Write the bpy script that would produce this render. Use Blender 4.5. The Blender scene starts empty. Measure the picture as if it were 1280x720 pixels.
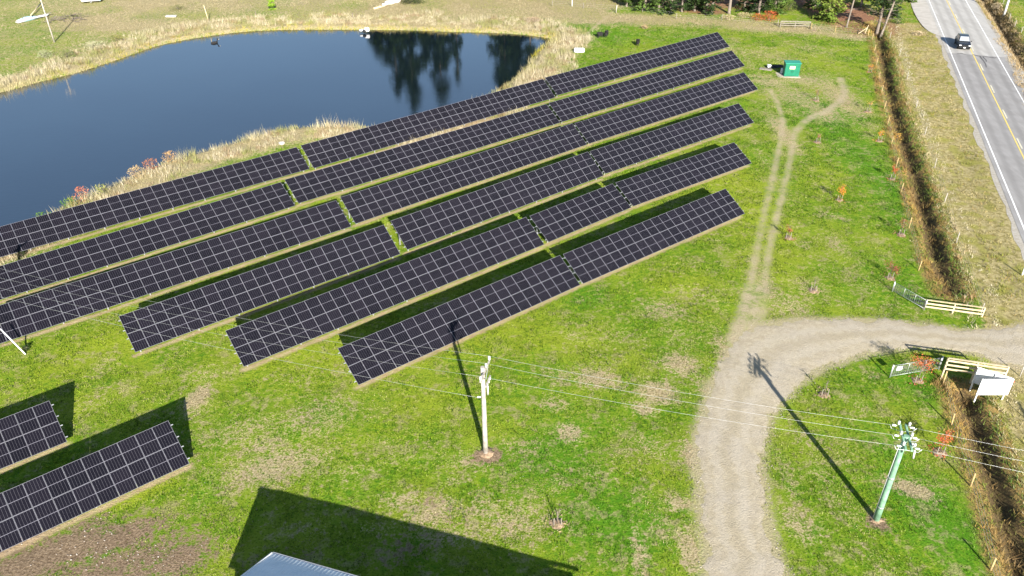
import bpy, math, random
import numpy as np
from mathutils import Vector, Matrix

random.seed(7)
RNG = np.random.default_rng(7)
S = bpy.context.scene
COL = S.collection

# ---------------------------------------------------------------- camera, sky, sun, exposure
F_PX, PITCH, ROLL, H = 994.25, math.radians(33.308), math.radians(-0.519), 40.557
Fv = np.array([0, math.cos(PITCH), -math.sin(PITCH)])
Rv = np.array([1.0, 0, 0]); Uv = np.cross(Rv, Fv)
_c, _s = math.cos(ROLL), math.sin(ROLL)
Rv, Uv = _c * Rv + _s * Uv, -_s * Rv + _c * Uv
CAM = np.array([0, 0, H])
cd = bpy.data.cameras.new('camera'); cam = bpy.data.objects.new('camera', cd); COL.objects.link(cam)
cd.sensor_width = 36; cd.lens = 36 * F_PX / 1280; cd.clip_end = 8000; cd.clip_start = 0.5
m = Matrix(((Rv[0], Uv[0], -Fv[0], 0), (Rv[1], Uv[1], -Fv[1], 0), (Rv[2], Uv[2], -Fv[2], H), (0, 0, 0, 1)))
cam.matrix_world = m
S.camera = cam
SAZ, SEL = math.radians(-77.08), math.radians(24.19)
SUN = np.array([math.cos(SAZ) * math.cos(SEL), math.sin(SAZ) * math.cos(SEL), math.sin(SEL)])
w = bpy.data.worlds.new('World'); S.world = w; w.use_nodes = True
nt = w.node_tree; bg = nt.nodes['Background']
sky = nt.nodes.new('ShaderNodeTexSky'); sky.sky_type = 'NISHITA'; sky.sun_disc = False
sky.sun_elevation = SEL; sky.sun_rotation = math.atan2(SUN[0], SUN[1]); sky.altitude = 600
sky.air_density = 1.0; sky.dust_density = 0.6; sky.ozone_density = 1.6
nt.links.new(sky.outputs[0], bg.inputs[0]); bg.inputs[1].default_value = 0.068
sl = bpy.data.lights.new('sun', 'SUN'); so = bpy.data.objects.new('sun', sl); COL.objects.link(so)
sl.energy = 5.0; sl.angle = math.radians(0.53); sl.color = (1.0, 0.95, 0.87)
so.rotation_euler = Vector(SUN).to_track_quat('Z', 'Y').to_euler(); so.location = (0, -50, 90)
S.view_settings.view_transform = 'Standard'; S.view_settings.look = 'None'
S.view_settings.exposure = 1.46; S.view_settings.gamma = 1; S.view_settings.use_curve_mapping = False
S.cycles.max_bounces = 6; S.cycles.diffuse_bounces = 2; S.cycles.glossy_bounces = 3; S.cycles.transparent_max_bounces = 8

def un(x, y, z=0.0):
    """surveyed position: a photograph pixel put back onto the plane at height z (world metres)"""
    d = Fv * F_PX + Rv * (x - 640) - Uv * (y - 360)
    t = (z - H) / d[2]
    return CAM + t * d
def V(x, y, z=0.0):
    p = un(x, y, z); return Vector((p[0], p[1], p[2]))

# ---------------------------------------------------------------- tagging and mesh helpers
def tag(o, label=None, cat=None, group=None, kind=None):
    if label: o['label'] = label
    if cat: o['category'] = cat
    if group: o['group'] = group
    if kind: o['kind'] = kind
    return o
def empty(name, loc, rz=0.0):
    o = bpy.data.objects.new(name, None); o.location = loc; o.rotation_euler = (0, 0, rz)
    o.empty_display_size = 0.3; COL.objects.link(o); return o

class MB:
    def __init__(s): s.v = []; s.f = []; s.mi = []; s.sm = []
    def add(s, vs, fs, mi=0, smooth=False):
        b = len(s.v); s.v += [tuple(v) for v in vs]
        for f in fs: s.f.append(tuple(b + i for i in f)); s.mi.append(mi); s.sm.append(smooth)
        return s
    def box(s, c, sz, M=None, mi=0, bev=0.0):
        x, y, z = [a / 2 for a in sz]
        if bev > 0:
            b = min(bev, x * .9, y * .9, z * .9); vs = []
            # chamfered box: 24 verts
            for sx in (-1, 1):
                for sy in (-1, 1):
                    for sz_ in (-1, 1):
                        vs += [Vector((sx * x, sy * (y - b), sz_ * (z - b))), Vector((sx * (x - b), sy * y, sz_ * (z - b))), Vector((sx * (x - b), sy * (y - b), sz_ * z))]
            import bmesh
            bm = bmesh.new()
            for v in vs: bm.verts.new(v)
            bmesh.ops.convex_hull(bm, input=bm.verts[:])
            bm.verts.index_update()
            T = M or Matrix.Identity(4)
            s.add([T @ (v.co + Vector(c)) for v in bm.verts], [[v.index for v in f.verts] for f in bm.faces], mi)
            bm.free(); return s
        vs = [Vector((c[0] + i * x, c[1] + j * y, c[2] + k * z)) for i in (-1, 1) for j in (-1, 1) for k in (-1, 1)]
        if M: vs = [M @ v for v in vs]
        return s.add(vs, [(0, 1, 3, 2), (4, 6, 7, 5), (0, 4, 5, 1), (2, 3, 7, 6), (0, 2, 6, 4), (1, 5, 7, 3)], mi)
    def beam(s, a, b, wd, ht, up=(0, 0, 1), mi=0):
        a, b = Vector(a), Vector(b); d = (b - a).normalized(); sd = d.cross(Vector(up))
        if sd.length < 1e-4: sd = Vector((1, 0, 0))
        sd.normalize(); u = sd.cross(d).normalized(); sd = sd * wd / 2; u = u * ht / 2
        vs = [a - sd - u, a + sd - u, a + sd + u, a - sd + u, b - sd - u, b + sd - u, b + sd + u, b - sd + u]
        return s.add(vs, [(3, 2, 1, 0), (4, 5, 6, 7), (0, 1, 5, 4), (1, 2, 6, 5), (2, 3, 7, 6), (3, 0, 4, 7)], mi)
    def tube(s, pts, rad, n=8, mi=0, caps=True):
        pts = [Vector(p) for p in pts]
        if not hasattr(rad, '__len__'): rad = [rad] * len(pts)
        b = []; prev = None
        vs = []; fs = []
        for i, p in enumerate(pts):
            d = (pts[min(i + 1, len(pts) - 1)] - pts[max(i - 1, 0)]).normalized()
            u = prev if prev is not None else (Vector((0, 0, 1)) if abs(d.z) < .9 else Vector((1, 0, 0)))
            sd = d.cross(u)
            if sd.length < 1e-5: sd = d.cross(Vector((0, 1, 0)))
            sd.normalize(); u = sd.cross(d).normalized(); prev = u
            for k in range(n):
                a = 2 * math.pi * k / n; vs.append(p + (sd * math.cos(a) + u * math.sin(a)) * rad[i])
        for i in range(len(pts) - 1):
            for k in range(n):
                k2 = (k + 1) % n; fs.append((i * n + k, i * n + k2, (i + 1) * n + k2, (i + 1) * n + k))
        s.add(vs, fs, mi, True)
        if caps:
            base = len(s.v) - len(vs)
            s.f.append(tuple(base + k for k in range(n))[::-1]); s.mi.append(mi); s.sm.append(False)
            s.f.append(tuple(base + (len(pts) - 1) * n + k for k in range(n))); s.mi.append(mi); s.sm.append(False)
        return s
    def blob(s, c, r, n=7, m_=5, jit=0.0, mi=0, rnd=random):
        """lumpy closed ellipsoid"""
        c = Vector(c); r = r if hasattr(r, '__len__') else (r, r, r)
        vs = [c + Vector((0, 0, -r[2]))]; fs = []
        for i in range(1, m_):
            ph = -math.pi / 2 + math.pi * i / m_
            for k in range(n):
                a = 2 * math.pi * k / n; q = 1 + rnd.uniform(-jit, jit)
                vs.append(c + Vector((r[0] * math.cos(a) * math.cos(ph) * q, r[1] * math.sin(a) * math.cos(ph) * q, r[2] * math.sin(ph) * q)))
        vs.append(c + Vector((0, 0, r[2]))); L = len(vs) - 1
        for k in range(n):
            k2 = (k + 1) % n
            fs.append((0, 1 + k2, 1 + k)); fs.append((L, L - n + k, L - n + k2))
            for i in range(m_ - 2): fs.append((1 + i * n + k, 1 + i * n + k2, 1 + (i + 1) * n + k2, 1 + (i + 1) * n + k))
        return s.add(vs, fs, mi, True)
    def mesh(s, name, mats):
        me = bpy.data.meshes.new(name); me.from_pydata(s.v, [], s.f)
        for mt in (mats if isinstance(mats, (list, tuple)) else [mats]): me.materials.append(mt)
        me.polygons.foreach_set('material_index', s.mi); me.polygons.foreach_set('use_smooth', s.sm)
        me.update(); return me
    def build(s, name, mats, parent=None):
        o = bpy.data.objects.new(name, s.mesh(name, mats)); COL.objects.link(o)
        if parent: o.parent = parent
        return o

def copy_tree(o, parent=None):
    c = o.copy(); COL.objects.link(c)
    if parent: c.parent = parent
    for ch in [x for x in bpy.data.objects if x.parent == o]: copy_tree(ch, c)
    return c

def tri_mesh(name, verts, cols, mat, nv=3):
    """big soup of triangles (nv=3) or quads (nv=4) with a colour per vertex"""
    n = len(verts); me = bpy.data.meshes.new(name)
    me.vertices.add(n); me.vertices.foreach_set('co', np.asarray(verts, np.float32).ravel())
    me.loops.add(n); me.loops.foreach_set('vertex_index', np.arange(n, dtype=np.int32))
    k = n // nv; me.polygons.add(k)
    me.polygons.foreach_set('loop_start', np.arange(k, dtype=np.int32) * nv)
    me.update(calc_edges=True)
    a = me.attributes.new('Col', 'FLOAT_COLOR', 'POINT')
    c = np.ones((n, 4), np.float32); c[:, :3] = cols; a.data.foreach_set('color', c.ravel())
    me.materials.append(mat); me.validate()
    o = bpy.data.objects.new(name, me); COL.objects.link(o); return o

# ---------------------------------------------------------------- materials
class NT:
    def __init__(s, name, rough=0.8, spec=0.3):
        s.m = bpy.data.materials.new(name); s.m.use_nodes = True; s.t = s.m.node_tree
        s.b = s.t.nodes['Principled BSDF']; s.b.inputs['Roughness'].default_value = rough
        s.b.inputs['Specular IOR Level'].default_value = spec
        s.co = s.t.nodes.new('ShaderNodeTexCoord')
    def n(s, t): return s.t.nodes.new(t)
    def l(s, a, b): s.t.links.new(a, b)
    def noise(s, scale, det=3, rough=.55, vec=None, w=None):
        x = s.n('ShaderNodeTexNoise'); x.inputs['Scale'].default_value = scale; x.inputs['Detail'].default_value = det
        x.inputs['Roughness'].default_value = rough; s.l(vec or s.co.outputs['Object'], x.inputs['Vector']); return x.outputs['Fac']
    def ramp(s, f, lo, hi, a=0., b=1.):
        x = s.n('ShaderNodeMapRange'); x.interpolation_type = 'SMOOTHSTEP'
        for k, v in zip((1, 2, 3, 4), (lo, hi, a, b)): x.inputs[k].default_value = v
        s.l(f, x.inputs[0]); return x.outputs[0]
    def mix(s, f, a, b):
        x = s.n('ShaderNodeMix'); x.data_type = 'RGBA'
        for v, i in ((f, 0), (a, 6), (b, 7)):
            if isinstance(v, (int, float)): x.inputs[i].default_value = v
            elif isinstance(v, tuple): x.inputs[i].default_value = (*v, 1)
            else: s.l(v, x.inputs[i])
        return x.outputs[2]
    def math(s, op, a, b=None, c=None):
        x = s.n('ShaderNodeMath'); x.operation = op
        for i, v in enumerate((a, b, c)):
            if v is None: continue
            if isinstance(v, (int, float)): x.inputs[i].default_value = v
            else: s.l(v, x.inputs[i])
        return x.outputs[0]
    def attr(s, name, out='Fac'):
        x = s.n('ShaderNodeAttribute'); x.attribute_name = name; return x.outputs[out]
    def bump(s, h, dist=.05, strength=1.0):
        x = s.n('ShaderNodeBump'); x.inputs['Distance'].default_value = dist; x.inputs['Strength'].default_value = strength
        s.l(h, x.inputs['Height']); s.l(x.outputs[0], s.b.inputs['Normal'])
    def col(s, c):
        if isinstance(c, tuple): s.b.inputs['Base Color'].default_value = (*c, 1)
        else: s.l(c, s.b.inputs['Base Color'])
        return s

def simple(name, c, c2=None, rough=.7, metal=0., scale=6., spec=.3, bump=0., det=4):
    t = NT(name, rough, spec); t.b.inputs['Metallic'].default_value = metal
    n_ = t.noise(scale, det); c2 = c2 or tuple(x * .7 for x in c)
    t.col(t.mix(t.ramp(n_, .3, .7), c2, c))
    if bump: t.bump(t.noise(scale * 3, 3), bump)
    return t.m
M = {}
M['galv'] = simple('galvanised_steel', (.55, .56, .57), (.38, .39, .41), .45, .6, 8)
M['alu'] = simple('aluminium_frame', (.27, .27, .30), (.22, .22, .25), .5, .3, 5)
M['timber'] = simple('new_timber', (.56, .46, .30), (.42, .33, .20), .8, 0, 3, bump=.01)
M['postwood'] = simple('weathered_post_wood', (.50, .36, .16), (.30, .21, .10), .9, 0, 5, bump=.01)
M['greywood'] = simple('silvered_wood', (.27, .24, .20), (.17, .15, .12), .9, 0, 5, bump=.01)
M['treated'] = simple('copper_treated_wood', (.23, .40, .27), (.12, .23, .15), .75, 0, 2.2, bump=.015, det=6)
M['palepole'] = simple('pale_weathered_pole', (.46, .42, .37), (.26, .235, .20), .8, 0, 2.5, bump=.012, det=6)
M['porcelain'] = simple('white_porcelain', (.62, .62, .60), (.46, .46, .45), .3, 0, 20, .5)
M['wire'] = simple('aluminium_wire', (.60, .60, .58), (.48, .48, .47), .4, .5, 3)
M['whitepaint'] = simple('white_paint', (.80, .80, .79), (.70, .70, .69), .5, 0, 4)
M['white_plastic'] = simple('white_plastic', (.8, .8, .8), (.7, .7, .72), .4, 0, 6)
M['black'] = simple('black_plastic', (.012, .012, .013), (.02, .02, .02), .5, 0, 12)
M['cargrey'] = simple('car_dark_paint', (.022, .025, .03), (.016, .018, .022), .22, .3, 4, .6)
M['carglass'] = simple('car_glass', (.03, .035, .04), (.02, .02, .025), .05, 0, 2, 1.0)
M['tyre'] = simple('tyre_rubber', (.018, .018, .018), (.03, .03, .03), .9, 0, 14)
M['headlight'] = simple('headlight_glass', (.75, .76, .78), (.6, .6, .62), .1, 0, 8, .8)
M['green_cab'] = simple('green_cabinet_paint', (.012, .17, .095), (.009, .13, .075), .45, 0, 2)
M['green_top'] = simple('pale_green_lid_paint', (.035, .27, .185), (.025, .21, .145), .45, 0, 2)  # lid paint paler than the body paint
M['ylabel'] = simple('cream_label', (.72, .62, .38), (.62, .52, .3), .6, 0, 10)
M['rock'] = simple('pale_rock', (.5, .47, .42), (.3, .28, .25), .9, 0, 2.5, bump=.05)
M['bark'] = simple('grey_bark', (.23, .19, .155), (.12, .095, .075), .95, 0, 5, bump=.05)
M['paletrunk'] = simple('pale_bark', (.25, .21, .17), (.13, .105, .085), .95, 0, 4, bump=.04)
M['wool'] = simple('black_wool', (.012, .011, .011), (.028, .026, .024), .95, 0, 18, bump=.03)
M['blue_tarp'] = simple('pale_blue_tarp', (.42, .58, .66), (.3, .45, .52), .5, 0, 5)
M['red_text'] = simple('red_lettering', (.55, .05, .05), (.5, .06, .06), .6)

def leafmat(name, transl=.25):
    t = NT(name, .7, .15); c = t.attr('Col', 'Color'); t.col(c)
    out = t.t.nodes['Material Output']; tr = t.n('ShaderNodeBsdfTranslucent'); t.l(c, tr.inputs[0])
    mx = t.n('ShaderNodeMixShader'); mx.inputs[0].default_value = transl
    t.l(t.b.outputs[0], mx.inputs[1]); t.l(tr.outputs[0], mx.inputs[2]); t.l(mx.outputs[0], out.inputs[0])
    return t.m
M['leaf'] = leafmat('foliage'); M['blade'] = leafmat('grass_blades', .3)

# ---------------------------------------------------------------- numpy fields
def vnoise(x, y, s, seed=0):
    """smooth value noise, 0..1"""
    r = np.random.default_rng(seed); T = r.random((256, 256))
    X, Y = x / s, y / s; xi, yi = np.floor(X).astype(int), np.floor(Y).astype(int); fx, fy = X - xi, Y - yi
    fx = fx * fx * (3 - 2 * fx); fy = fy * fy * (3 - 2 * fy)
    g = lambda a, b: T[a % 256, b % 256]
    return (g(xi, yi) * (1 - fx) + g(xi + 1, yi) * fx) * (1 - fy) + (g(xi, yi + 1) * (1 - fx) + g(xi + 1, yi + 1) * fx) * fy
def seg_dist(x, y, pts, closed=False):
    d = np.full(x.shape, 1e9); P = [np.asarray(p[:2], float) for p in pts]
    n = len(P) if closed else len(P) - 1
    for i in range(n):
        a, b = P[i], P[(i + 1) % len(P)]; ab = b - a; L = ab @ ab
        t = np.clip(((x - a[0]) * ab[0] + (y - a[1]) * ab[1]) / max(L, 1e-9), 0, 1)
        d = np.minimum(d, np.hypot(x - a[0] - t * ab[0], y - a[1] - t * ab[1]))
    return d
def inside(x, y, pts):
    r = np.zeros(x.shape, bool); P = [p[:2] for p in pts]; j = len(P) - 1
    for i in range(len(P)):
        xi, yi = P[i]; xj, yj = P[j]
        r ^= ((yi > y) != (yj > y)) & (x < (xj - xi) * (y - yi) / ((yj - yi) if yj != yi else 1e-12) + xi); j = i
    return r
def sdf(x, y, pts):
    d = seg_dist(x, y, pts, True); return np.where(inside(x, y, pts), -d, d)
def resample(pts, step=1.0, rounds=2):
    """Chaikin-smoothed open polyline"""
    P = [np.asarray(p[:2], float) for p in pts]
    for _ in range(rounds):
        Q = [P[0]]
        for a, b in zip(P[:-1], P[1:]): Q += [a * .75 + b * .25, a * .25 + b * .75]
        Q.append(P[-1]); P = Q
    return P

WZ = -0.45       # water level
pond_px = [(-170, 150), (-60, 130), (0, 118), (60, 101), (100, 92), (160, 72), (200, 57), (260, 46), (320, 39), (400, 38), (520, 39), (560, 41), (610, 42),
           (650, 44), (680, 48), (690, 51), (680, 57), (668, 62), (662, 76), (650, 90), (635, 102), (606, 122), (575, 142), (545, 156), (490, 163), (470, 160), (440, 157), (400, 156),
           (365, 160), (330, 166), (290, 178), (250, 189), (215, 199), (190, 208), (160, 221), (130, 234), (100, 248), (75, 262), (50, 274), (20, 288), (-20, 305), (-120, 340), (-330, 330)]
POND = [un(x, y, WZ)[:2] for x, y in pond_px]
POND = resample(POND + [POND[0]], rounds=2)[:-1]
ditch_px = [(1094, 30), (1101, 50), (1106, 80), (1112, 110), (1121, 145), (1132, 180), (1143, 215), (1155, 255), (1165, 295), (1178, 335), (1190, 362)]
ditch2_px = [(1207, 492), (1217, 522), (1232, 565), (1248, 610), (1262, 655), (1275, 700), (1300, 780)]
ditch3_px = [(1225, -10), (1243, 12), (1256, 35), (1270, 65), (1290, 100), (1330, 190)]
DITCH = [resample([un(*p)[:2] for p in q]) for q in (ditch_px, ditch2_px)]
DITCH3 = resample([un(*p)[:2] for p in ditch3_px])
drvL_px = [(893, 790), (885, 720), (876, 660), (869, 600), (868, 560), (874, 520), (888, 480), (902, 450), (922, 424), (940, 408), (965, 401), (1000, 399), (1050, 398), (1110, 400), (1160, 406), (1200, 412), (1235, 413), (1262, 410), (1290, 402), (1330, 385)]
drvR_px = [(1005, 790), (984, 720), (972, 690), (960, 645), (954, 600), (953, 560), (960, 530), (975, 505), (995, 484), (1020, 467), (1050, 454), (1085, 443), (1120, 437), (1160, 434), (1200, 439), (1235, 448), (1262, 457), (1290, 468), (1330, 500)]
DRL = resample([un(*p)[:2] for p in drvL_px]); DRR = resample([un(*p)[:2] for p in drvR_px])
DRIVE = DRL + DRR[::-1]
RX0, RY0, RSL = 53.0, 71.9, 0.339       # left white line of the highway: x = RX0 + RSL*(y-RY0)
RN = np.array([1, -RSL]) / math.hypot(1, RSL)   # across the road, to the right
RT = np.array([RSL, 1]) / math.hypot(1, RSL)
def road_u(x, y): return (x - RX0) * RN[0] + (y - RY0) * RN[1]
track_px = [[(928, 412), (936, 380), (941, 340), (950, 290), (962, 240), (971, 200), (977, 168), (979, 150), (972, 128), (962, 112)], [(950, 410), (955, 370), (958, 330), (966, 290), (976, 250), (985, 215), (991, 180), (994, 165)], [(994, 165), (1012, 146), (1034, 140), (1052, 126), (1057, 112), (1050, 98)], [(918, 425), (930, 395), (940, 360)], [(940, 412), (944, 385), (946, 360)]]
TRACK = [resample([un(*p)[:2] for p in q]) for q in track_px]

# dry / bare patches on the lawn (photo px x, y, radius px x, radius px y, strength)
DRY = [(745, 35, 12, 5, .5), (1190, 240, 8, 8, .0), (60, 120, 60, 16, .6), (150, 30, 60, 20, .7), (60, 90, 40, 12, .5), (380, 470, 60, 16, .35), (260, 470, 40, 16, .4), (500, 560, 60, 26, .3), (660, 560, 40, 16, .45), (780, 420, 50, 16, .35), (720, 420, 16, 10, .5), (900, 300, 12, 30, .3), (860, 330, 30, 16, .25), (1010, 440, 30, 8, .4), (960, 480, 8, 14, .5), (1040, 560, 30, 30, .35), (1060, 640, 26, 24, .35), (800, 600, 20, 30, .3), (830, 660, 26, 20, .45), (750, 700, 40, 16, .3), (690, 640, 20, 14, .35), (570, 600, 20, 10, .5), (480, 660, 50, 14, .4), (380, 660, 50, 14, .3), (900, 120, 16, 16, .35), (905, 60, 26, 10, .45), (1090, 60, 20, 20, .15), (1040, 185, 30, 10, .3), (1060, 380, 60, 8, .35), (1130, 385, 40, 8, .3), (395, 520, 60, 30, .5), (340, 585, 70, 24, .8), (330, 555, 40, 22, .6), (247, 497, 14, 14, 1.3), (245, 505, 22, 18, .6), (300, 540, 60, 25, .5), (120, 500, 30, 20, .35), (130, 455, 22, 14, .45),
       (640, 650, 60, 34, .6), (600, 640, 40, 25, .55), (540, 640, 34, 22, .85), (505, 625, 30, 14, .7), (590, 575, 34, 14, .6), (560, 670, 60, 16, .6), (745, 472, 26, 12, 1.0), (770, 480, 22, 9, .6),
       (850, 455, 26, 14, .9), (822, 490, 28, 16, 1.0), (805, 510, 16, 10, .9), (712, 541, 16, 12, .9), (690, 505, 24, 10, .6), (700, 470, 30, 14, .45), (750, 440, 22, 12, .4), (832, 388, 34, 14, .65), (880, 372, 26, 14, .5), (860, 420, 40, 22, .3),
       (905, 440, 12, 30, .7), (878, 480, 14, 20, .6), (862, 570, 12, 20, .9), (850, 630, 22, 10, .9), (862, 690, 14, 34, .9), (800, 700, 14, 40, .7), (815, 560, 30, 18, .5), (740, 590, 30, 14, .45), (700, 600, 20, 20, .4), (770, 575, 60, 12, .3),
       (715, 660, 10, 10, .5), (1140, 612, 24, 9, 1.2), (1120, 606, 20, 10, .8), (1000, 655, 30, 24, .65), (1030, 600, 22, 60, .4), (985, 600, 14, 70, .5), (1095, 700, 40, 20, .35), (1010, 550, 30, 25, .4), (1080, 510, 20, 10, .4), (1160, 515, 14, 10, .5), (1088, 470, 12, 8, .5),
       (990, 385, 30, 18, .6), (1010, 360, 26, 14, .5), (960, 360, 14, 40, .6), (1070, 345, 30, 16, .4), (1045, 305, 12, 14, .6), (1005, 305, 14, 10, .5), (1040, 330, 40, 20, .25), (1040, 270, 20, 6, .5),
       (1050, 122, 24, 28, .75), (1030, 140, 26, 14, .7), (990, 120, 44, 18, .6), (960, 102, 30, 10, .7), (978, 165, 14, 26, .8), (1005, 100, 40, 8, .7), (965, 70, 40, 10, .5), (1010, 62, 36, 10, .4), (1000, 200, 14, 60, .3), (960, 210, 10, 60, .3), (1085, 55, 14, 30, .1),
       (960, 33, 130, 7, 1.0), (800, 24, 110, 8, .95), (1060, 44, 40, 5, .9), (860, 45, 40, 8, .3), (700, 20, 40, 8, .4), (930, 70, 10, 40, .4), (1160, 320, 10, 40, .3),
       (60, 560, 30, 10, .3), (240, 560, 50, 40, .3), (450, 460, 50, 30, .12), (430, 590, 90, 20, .35), (240, 640, 40, 14, .35), (200, 620, 30, 10, .3)]
SOIL = [(130, 715, 140, 34, 1.0), (20, 680, 40, 20, 1.0), (340, 705, 60, 20, .7), (500, 690, 60, 24, .65), (560, 650, 30, 20, .5), (60, 695, 90, 26, 1.3), (150, 672, 60, 20, 1.2), (220, 700, 50, 26, 1.1), (110, 655, 34, 10, .9), (255, 680, 24, 16, .8), (0, 712, 60, 20, 1.0), (180, 715, 90, 14, 1.0), (640, 588, 1, 1, 0), (609, 570, 20, 9, 1.5), (535, 628, 18, 12, .7),
        (1098, 655, 14, 9, 1.4), (985, 92, 26, 5, .6), (1280, 690, 10, 40, .6)]
NEED = [(1060, 20, 46, 20, 1.4), (1090, 36, 26, 8, 1.3), (850, -2, 90, 14, 1.2), (760, -14, 90, 12, 1.2), (950, -6, 60, 16, 1.2), (1000, -2, 50, 14, 1.0), (880, 14, 40, 5, .9), (590, -16, 120, 10, 1.0)]
YEL = [(450, 440, 190, 45, 1), (120, 440, 100, 34, 1), (940, 250, 60, 80, 1), (640, 420, 120, 34, .9), (60, 520, 60, 20, .9), (170, 615, 50, 16, 1.2), (560, 500, 110, 40, .7), (850, 360, 60, 40, .8), (1000, 90, 60, 20, .7), (1030, 230, 40, 60, .6), (420, 560, 140, 30, .6)]
LUSH = [(1180, 650, 70, 70, 1.1), (1110, 560, 50, 40, .9), (1085, 210, 50, 110, .9), (690, 560, 90, 70, .8), (770, 650, 80, 60, .9), (730, 370, 50, 24, .8), (1100, 330, 60, 40, .8), (760, 40, 70, 16, .8), (880, 55, 40, 14, .7), (920, 150, 20, 60, .6), (1150, 480, 60, 30, .9), (260, 620, 30, 20, .7), (440, 620, 60, 20, .4)]
def blobs(x, y, L):
    r = np.zeros(x.shape)
    for px, py, rx, ry, st in L:
        if st == 0: continue
        c = un(px, py); ax = un(px + rx, py) - c; ay = un(px, py - ry) - c
        u = ((x - c[0]) * ax[0] + (y - c[1]) * ax[1]) / (ax[0]**2 + ax[1]**2); v = ((x - c[0]) * ay[0] + (y - c[1]) * ay[1]) / (ay[0]**2 + ay[1]**2)
        r = np.maximum(r, st * np.exp(-(u * u + v * v) * .8))
    return r

# solar tables: bottom-right corner x,y; azimuth offset; tilt; height of low edge; columns; length
AZ0 = 36.891
TB = {
 'R1a': ((387, 211), (0, 321.5), 31.0, .55, 31), 'R2a': ((369, 257), (0, 374.6), 29.5, .55, 31), 'R3a': ((439, 283), (0, 429.5), 32.5, .57, 29), 'R7': ((84, 552), (0, 586.5), 31.8, .55, 9)}
TABLES = {}
for k, (a, b, ti, z, n) in TB.items():
    A, B = un(*a, z), un(*b, z); TABLES[k] = (A[0], A[1], math.degrees(math.atan2(A[1] - B[1], A[0] - B[0])), ti, z, n, n * 1.148)
for k, x, y, L, da, dt, dz, n in [('R1b', 6.5, 110.65, 38.07, 1.13, 2.69, .04, 33), ('R1c', 37.11, 134.4, 37.88, .12, -.37, .03, 33), ('R2b', 6.67, 101.2, 37.78, .44, -1.85, -.06, 33),
        ('R2c', 37.16, 124.21, 37.86, .26, -1.25, 0, 33), ('R3b', 9.64, 93.83, 32.97, 1.06, 2.56, -.09, 29), ('R3c', 36.49, 113.75, 32.94, -.54, -1.51, -.13, 29), ('R4a', -10.9, 67.01, 25.19, .57, 4.5, .07, 22),
        ('R4b', 10.77, 84.31, 26.79, 1.22, 4.21, .1, 23), ('R4c', 32.44, 100.48, 26.38, -1.02, -1.14, .01, 23), ('R5a', 3.26, 68.61, 31.14, .58, .72, .08, 27), ('R5b', 12.94, 76.37, 11.75, 1.39, -2.51, .06, 10),
        ('R5c', 28.87, 87.77, 19.04, -2.14, -3.96, -.08, 17), ('R6a', 6.29, 61.32, 22.95, .47, -1.29, -.01, 20), ('R6b', 24.86, 74.96, 22.68, -.61, -1.56, -.04, 20), ('R8', -22.26, 39.16, 16.2, 1.58, 1.5, .07, 14)]:
    TABLES[k] = (x, y, AZ0 + da, 32.04 + dt, .562 + dz, n, L)

def ground_z(x, y):
    """terrain height"""
    z = (vnoise(x, y, 9, 3) - .5) * .14 + (vnoise(x, y, 2.3, 4) - .5) * .07 + (vnoise(x, y, .9, 5) - .5) * .05
    dp = sdf(x, y, POND)
    z = np.where(dp < 4, z * np.clip(dp / 4, 0, 1), z)
    z += np.where(dp < 1.6, -1.15 * (1 - np.clip((dp + .9) / 2.5, 0, 1))**1.0 * 1.0, 0)
    z -= np.where(dp < -.9, np.clip((-dp - .9) * .25, 0, 1.2), 0)
    dd = np.minimum(*[seg_dist(x, y, q) for q in DITCH]) + (vnoise(x, y, 1.7, 8) - .5) * .7
    z -= .80 * np.clip(1.15 - dd / 1.0, 0, 1)
    d3 = seg_dist(x, y, DITCH3) + (vnoise(x, y, 2.5, 9) - .5) * .8
    z -= 1.6 * np.clip(1.25 - d3 / 1.9, 0, 1)
    u = road_u(x, y); on = np.clip(1 - np.maximum(-1.6 - u, u - 9.2) / 2.0, 0, 1)
    z = z * (1 - on) + .10 * on
    dr = sdf(x, y, DRIVE); k = np.clip(1 - dr / 1.2, 0, 1); z = z * (1 - k) + (.02 * k)
    return z

# ---------------------------------------------------------------- ground sheet
g = lambda a, b, s: np.arange(a, b, s)
far = np.array([6, 14, 30, 60, 120, 240, 480, 900, 1800, 3500.])
xs = np.concatenate([-125 - far[::-1], g(-125, -60, .8), g(-60, 70, .36), g(70, 112, .6), 112 + far])
ys = np.concatenate([22 - far[::-1], g(22, 95, .33), g(95, 190, .55), 190 + far])
X, Y = np.meshgrid(xs, ys); gx, gy = X.ravel(), Y.ravel(); NX, NY = len(xs), len(ys)
gz = ground_z(gx, gy)
me = bpy.data.meshes.new('ground'); me.vertices.add(NX * NY)
me.vertices.foreach_set('co', np.stack([gx, gy, gz], 1).astype(np.float32).ravel())
i0 = (np.arange(NY - 1)[:, None] * NX + np.arange(NX - 1)[None]).ravel()
q = np.stack([i0, i0 + 1, i0 + NX + 1, i0 + NX], 1).astype(np.int32)
me.loops.add(q.size); me.loops.foreach_set('vertex_index', q.ravel())
me.polygons.add(len(q)); me.polygons.foreach_set('loop_start', np.arange(len(q), dtype=np.int32) * 4)
me.polygons.foreach_set('use_smooth', np.ones(len(q), bool)); me.update(calc_edges=True)

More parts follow.
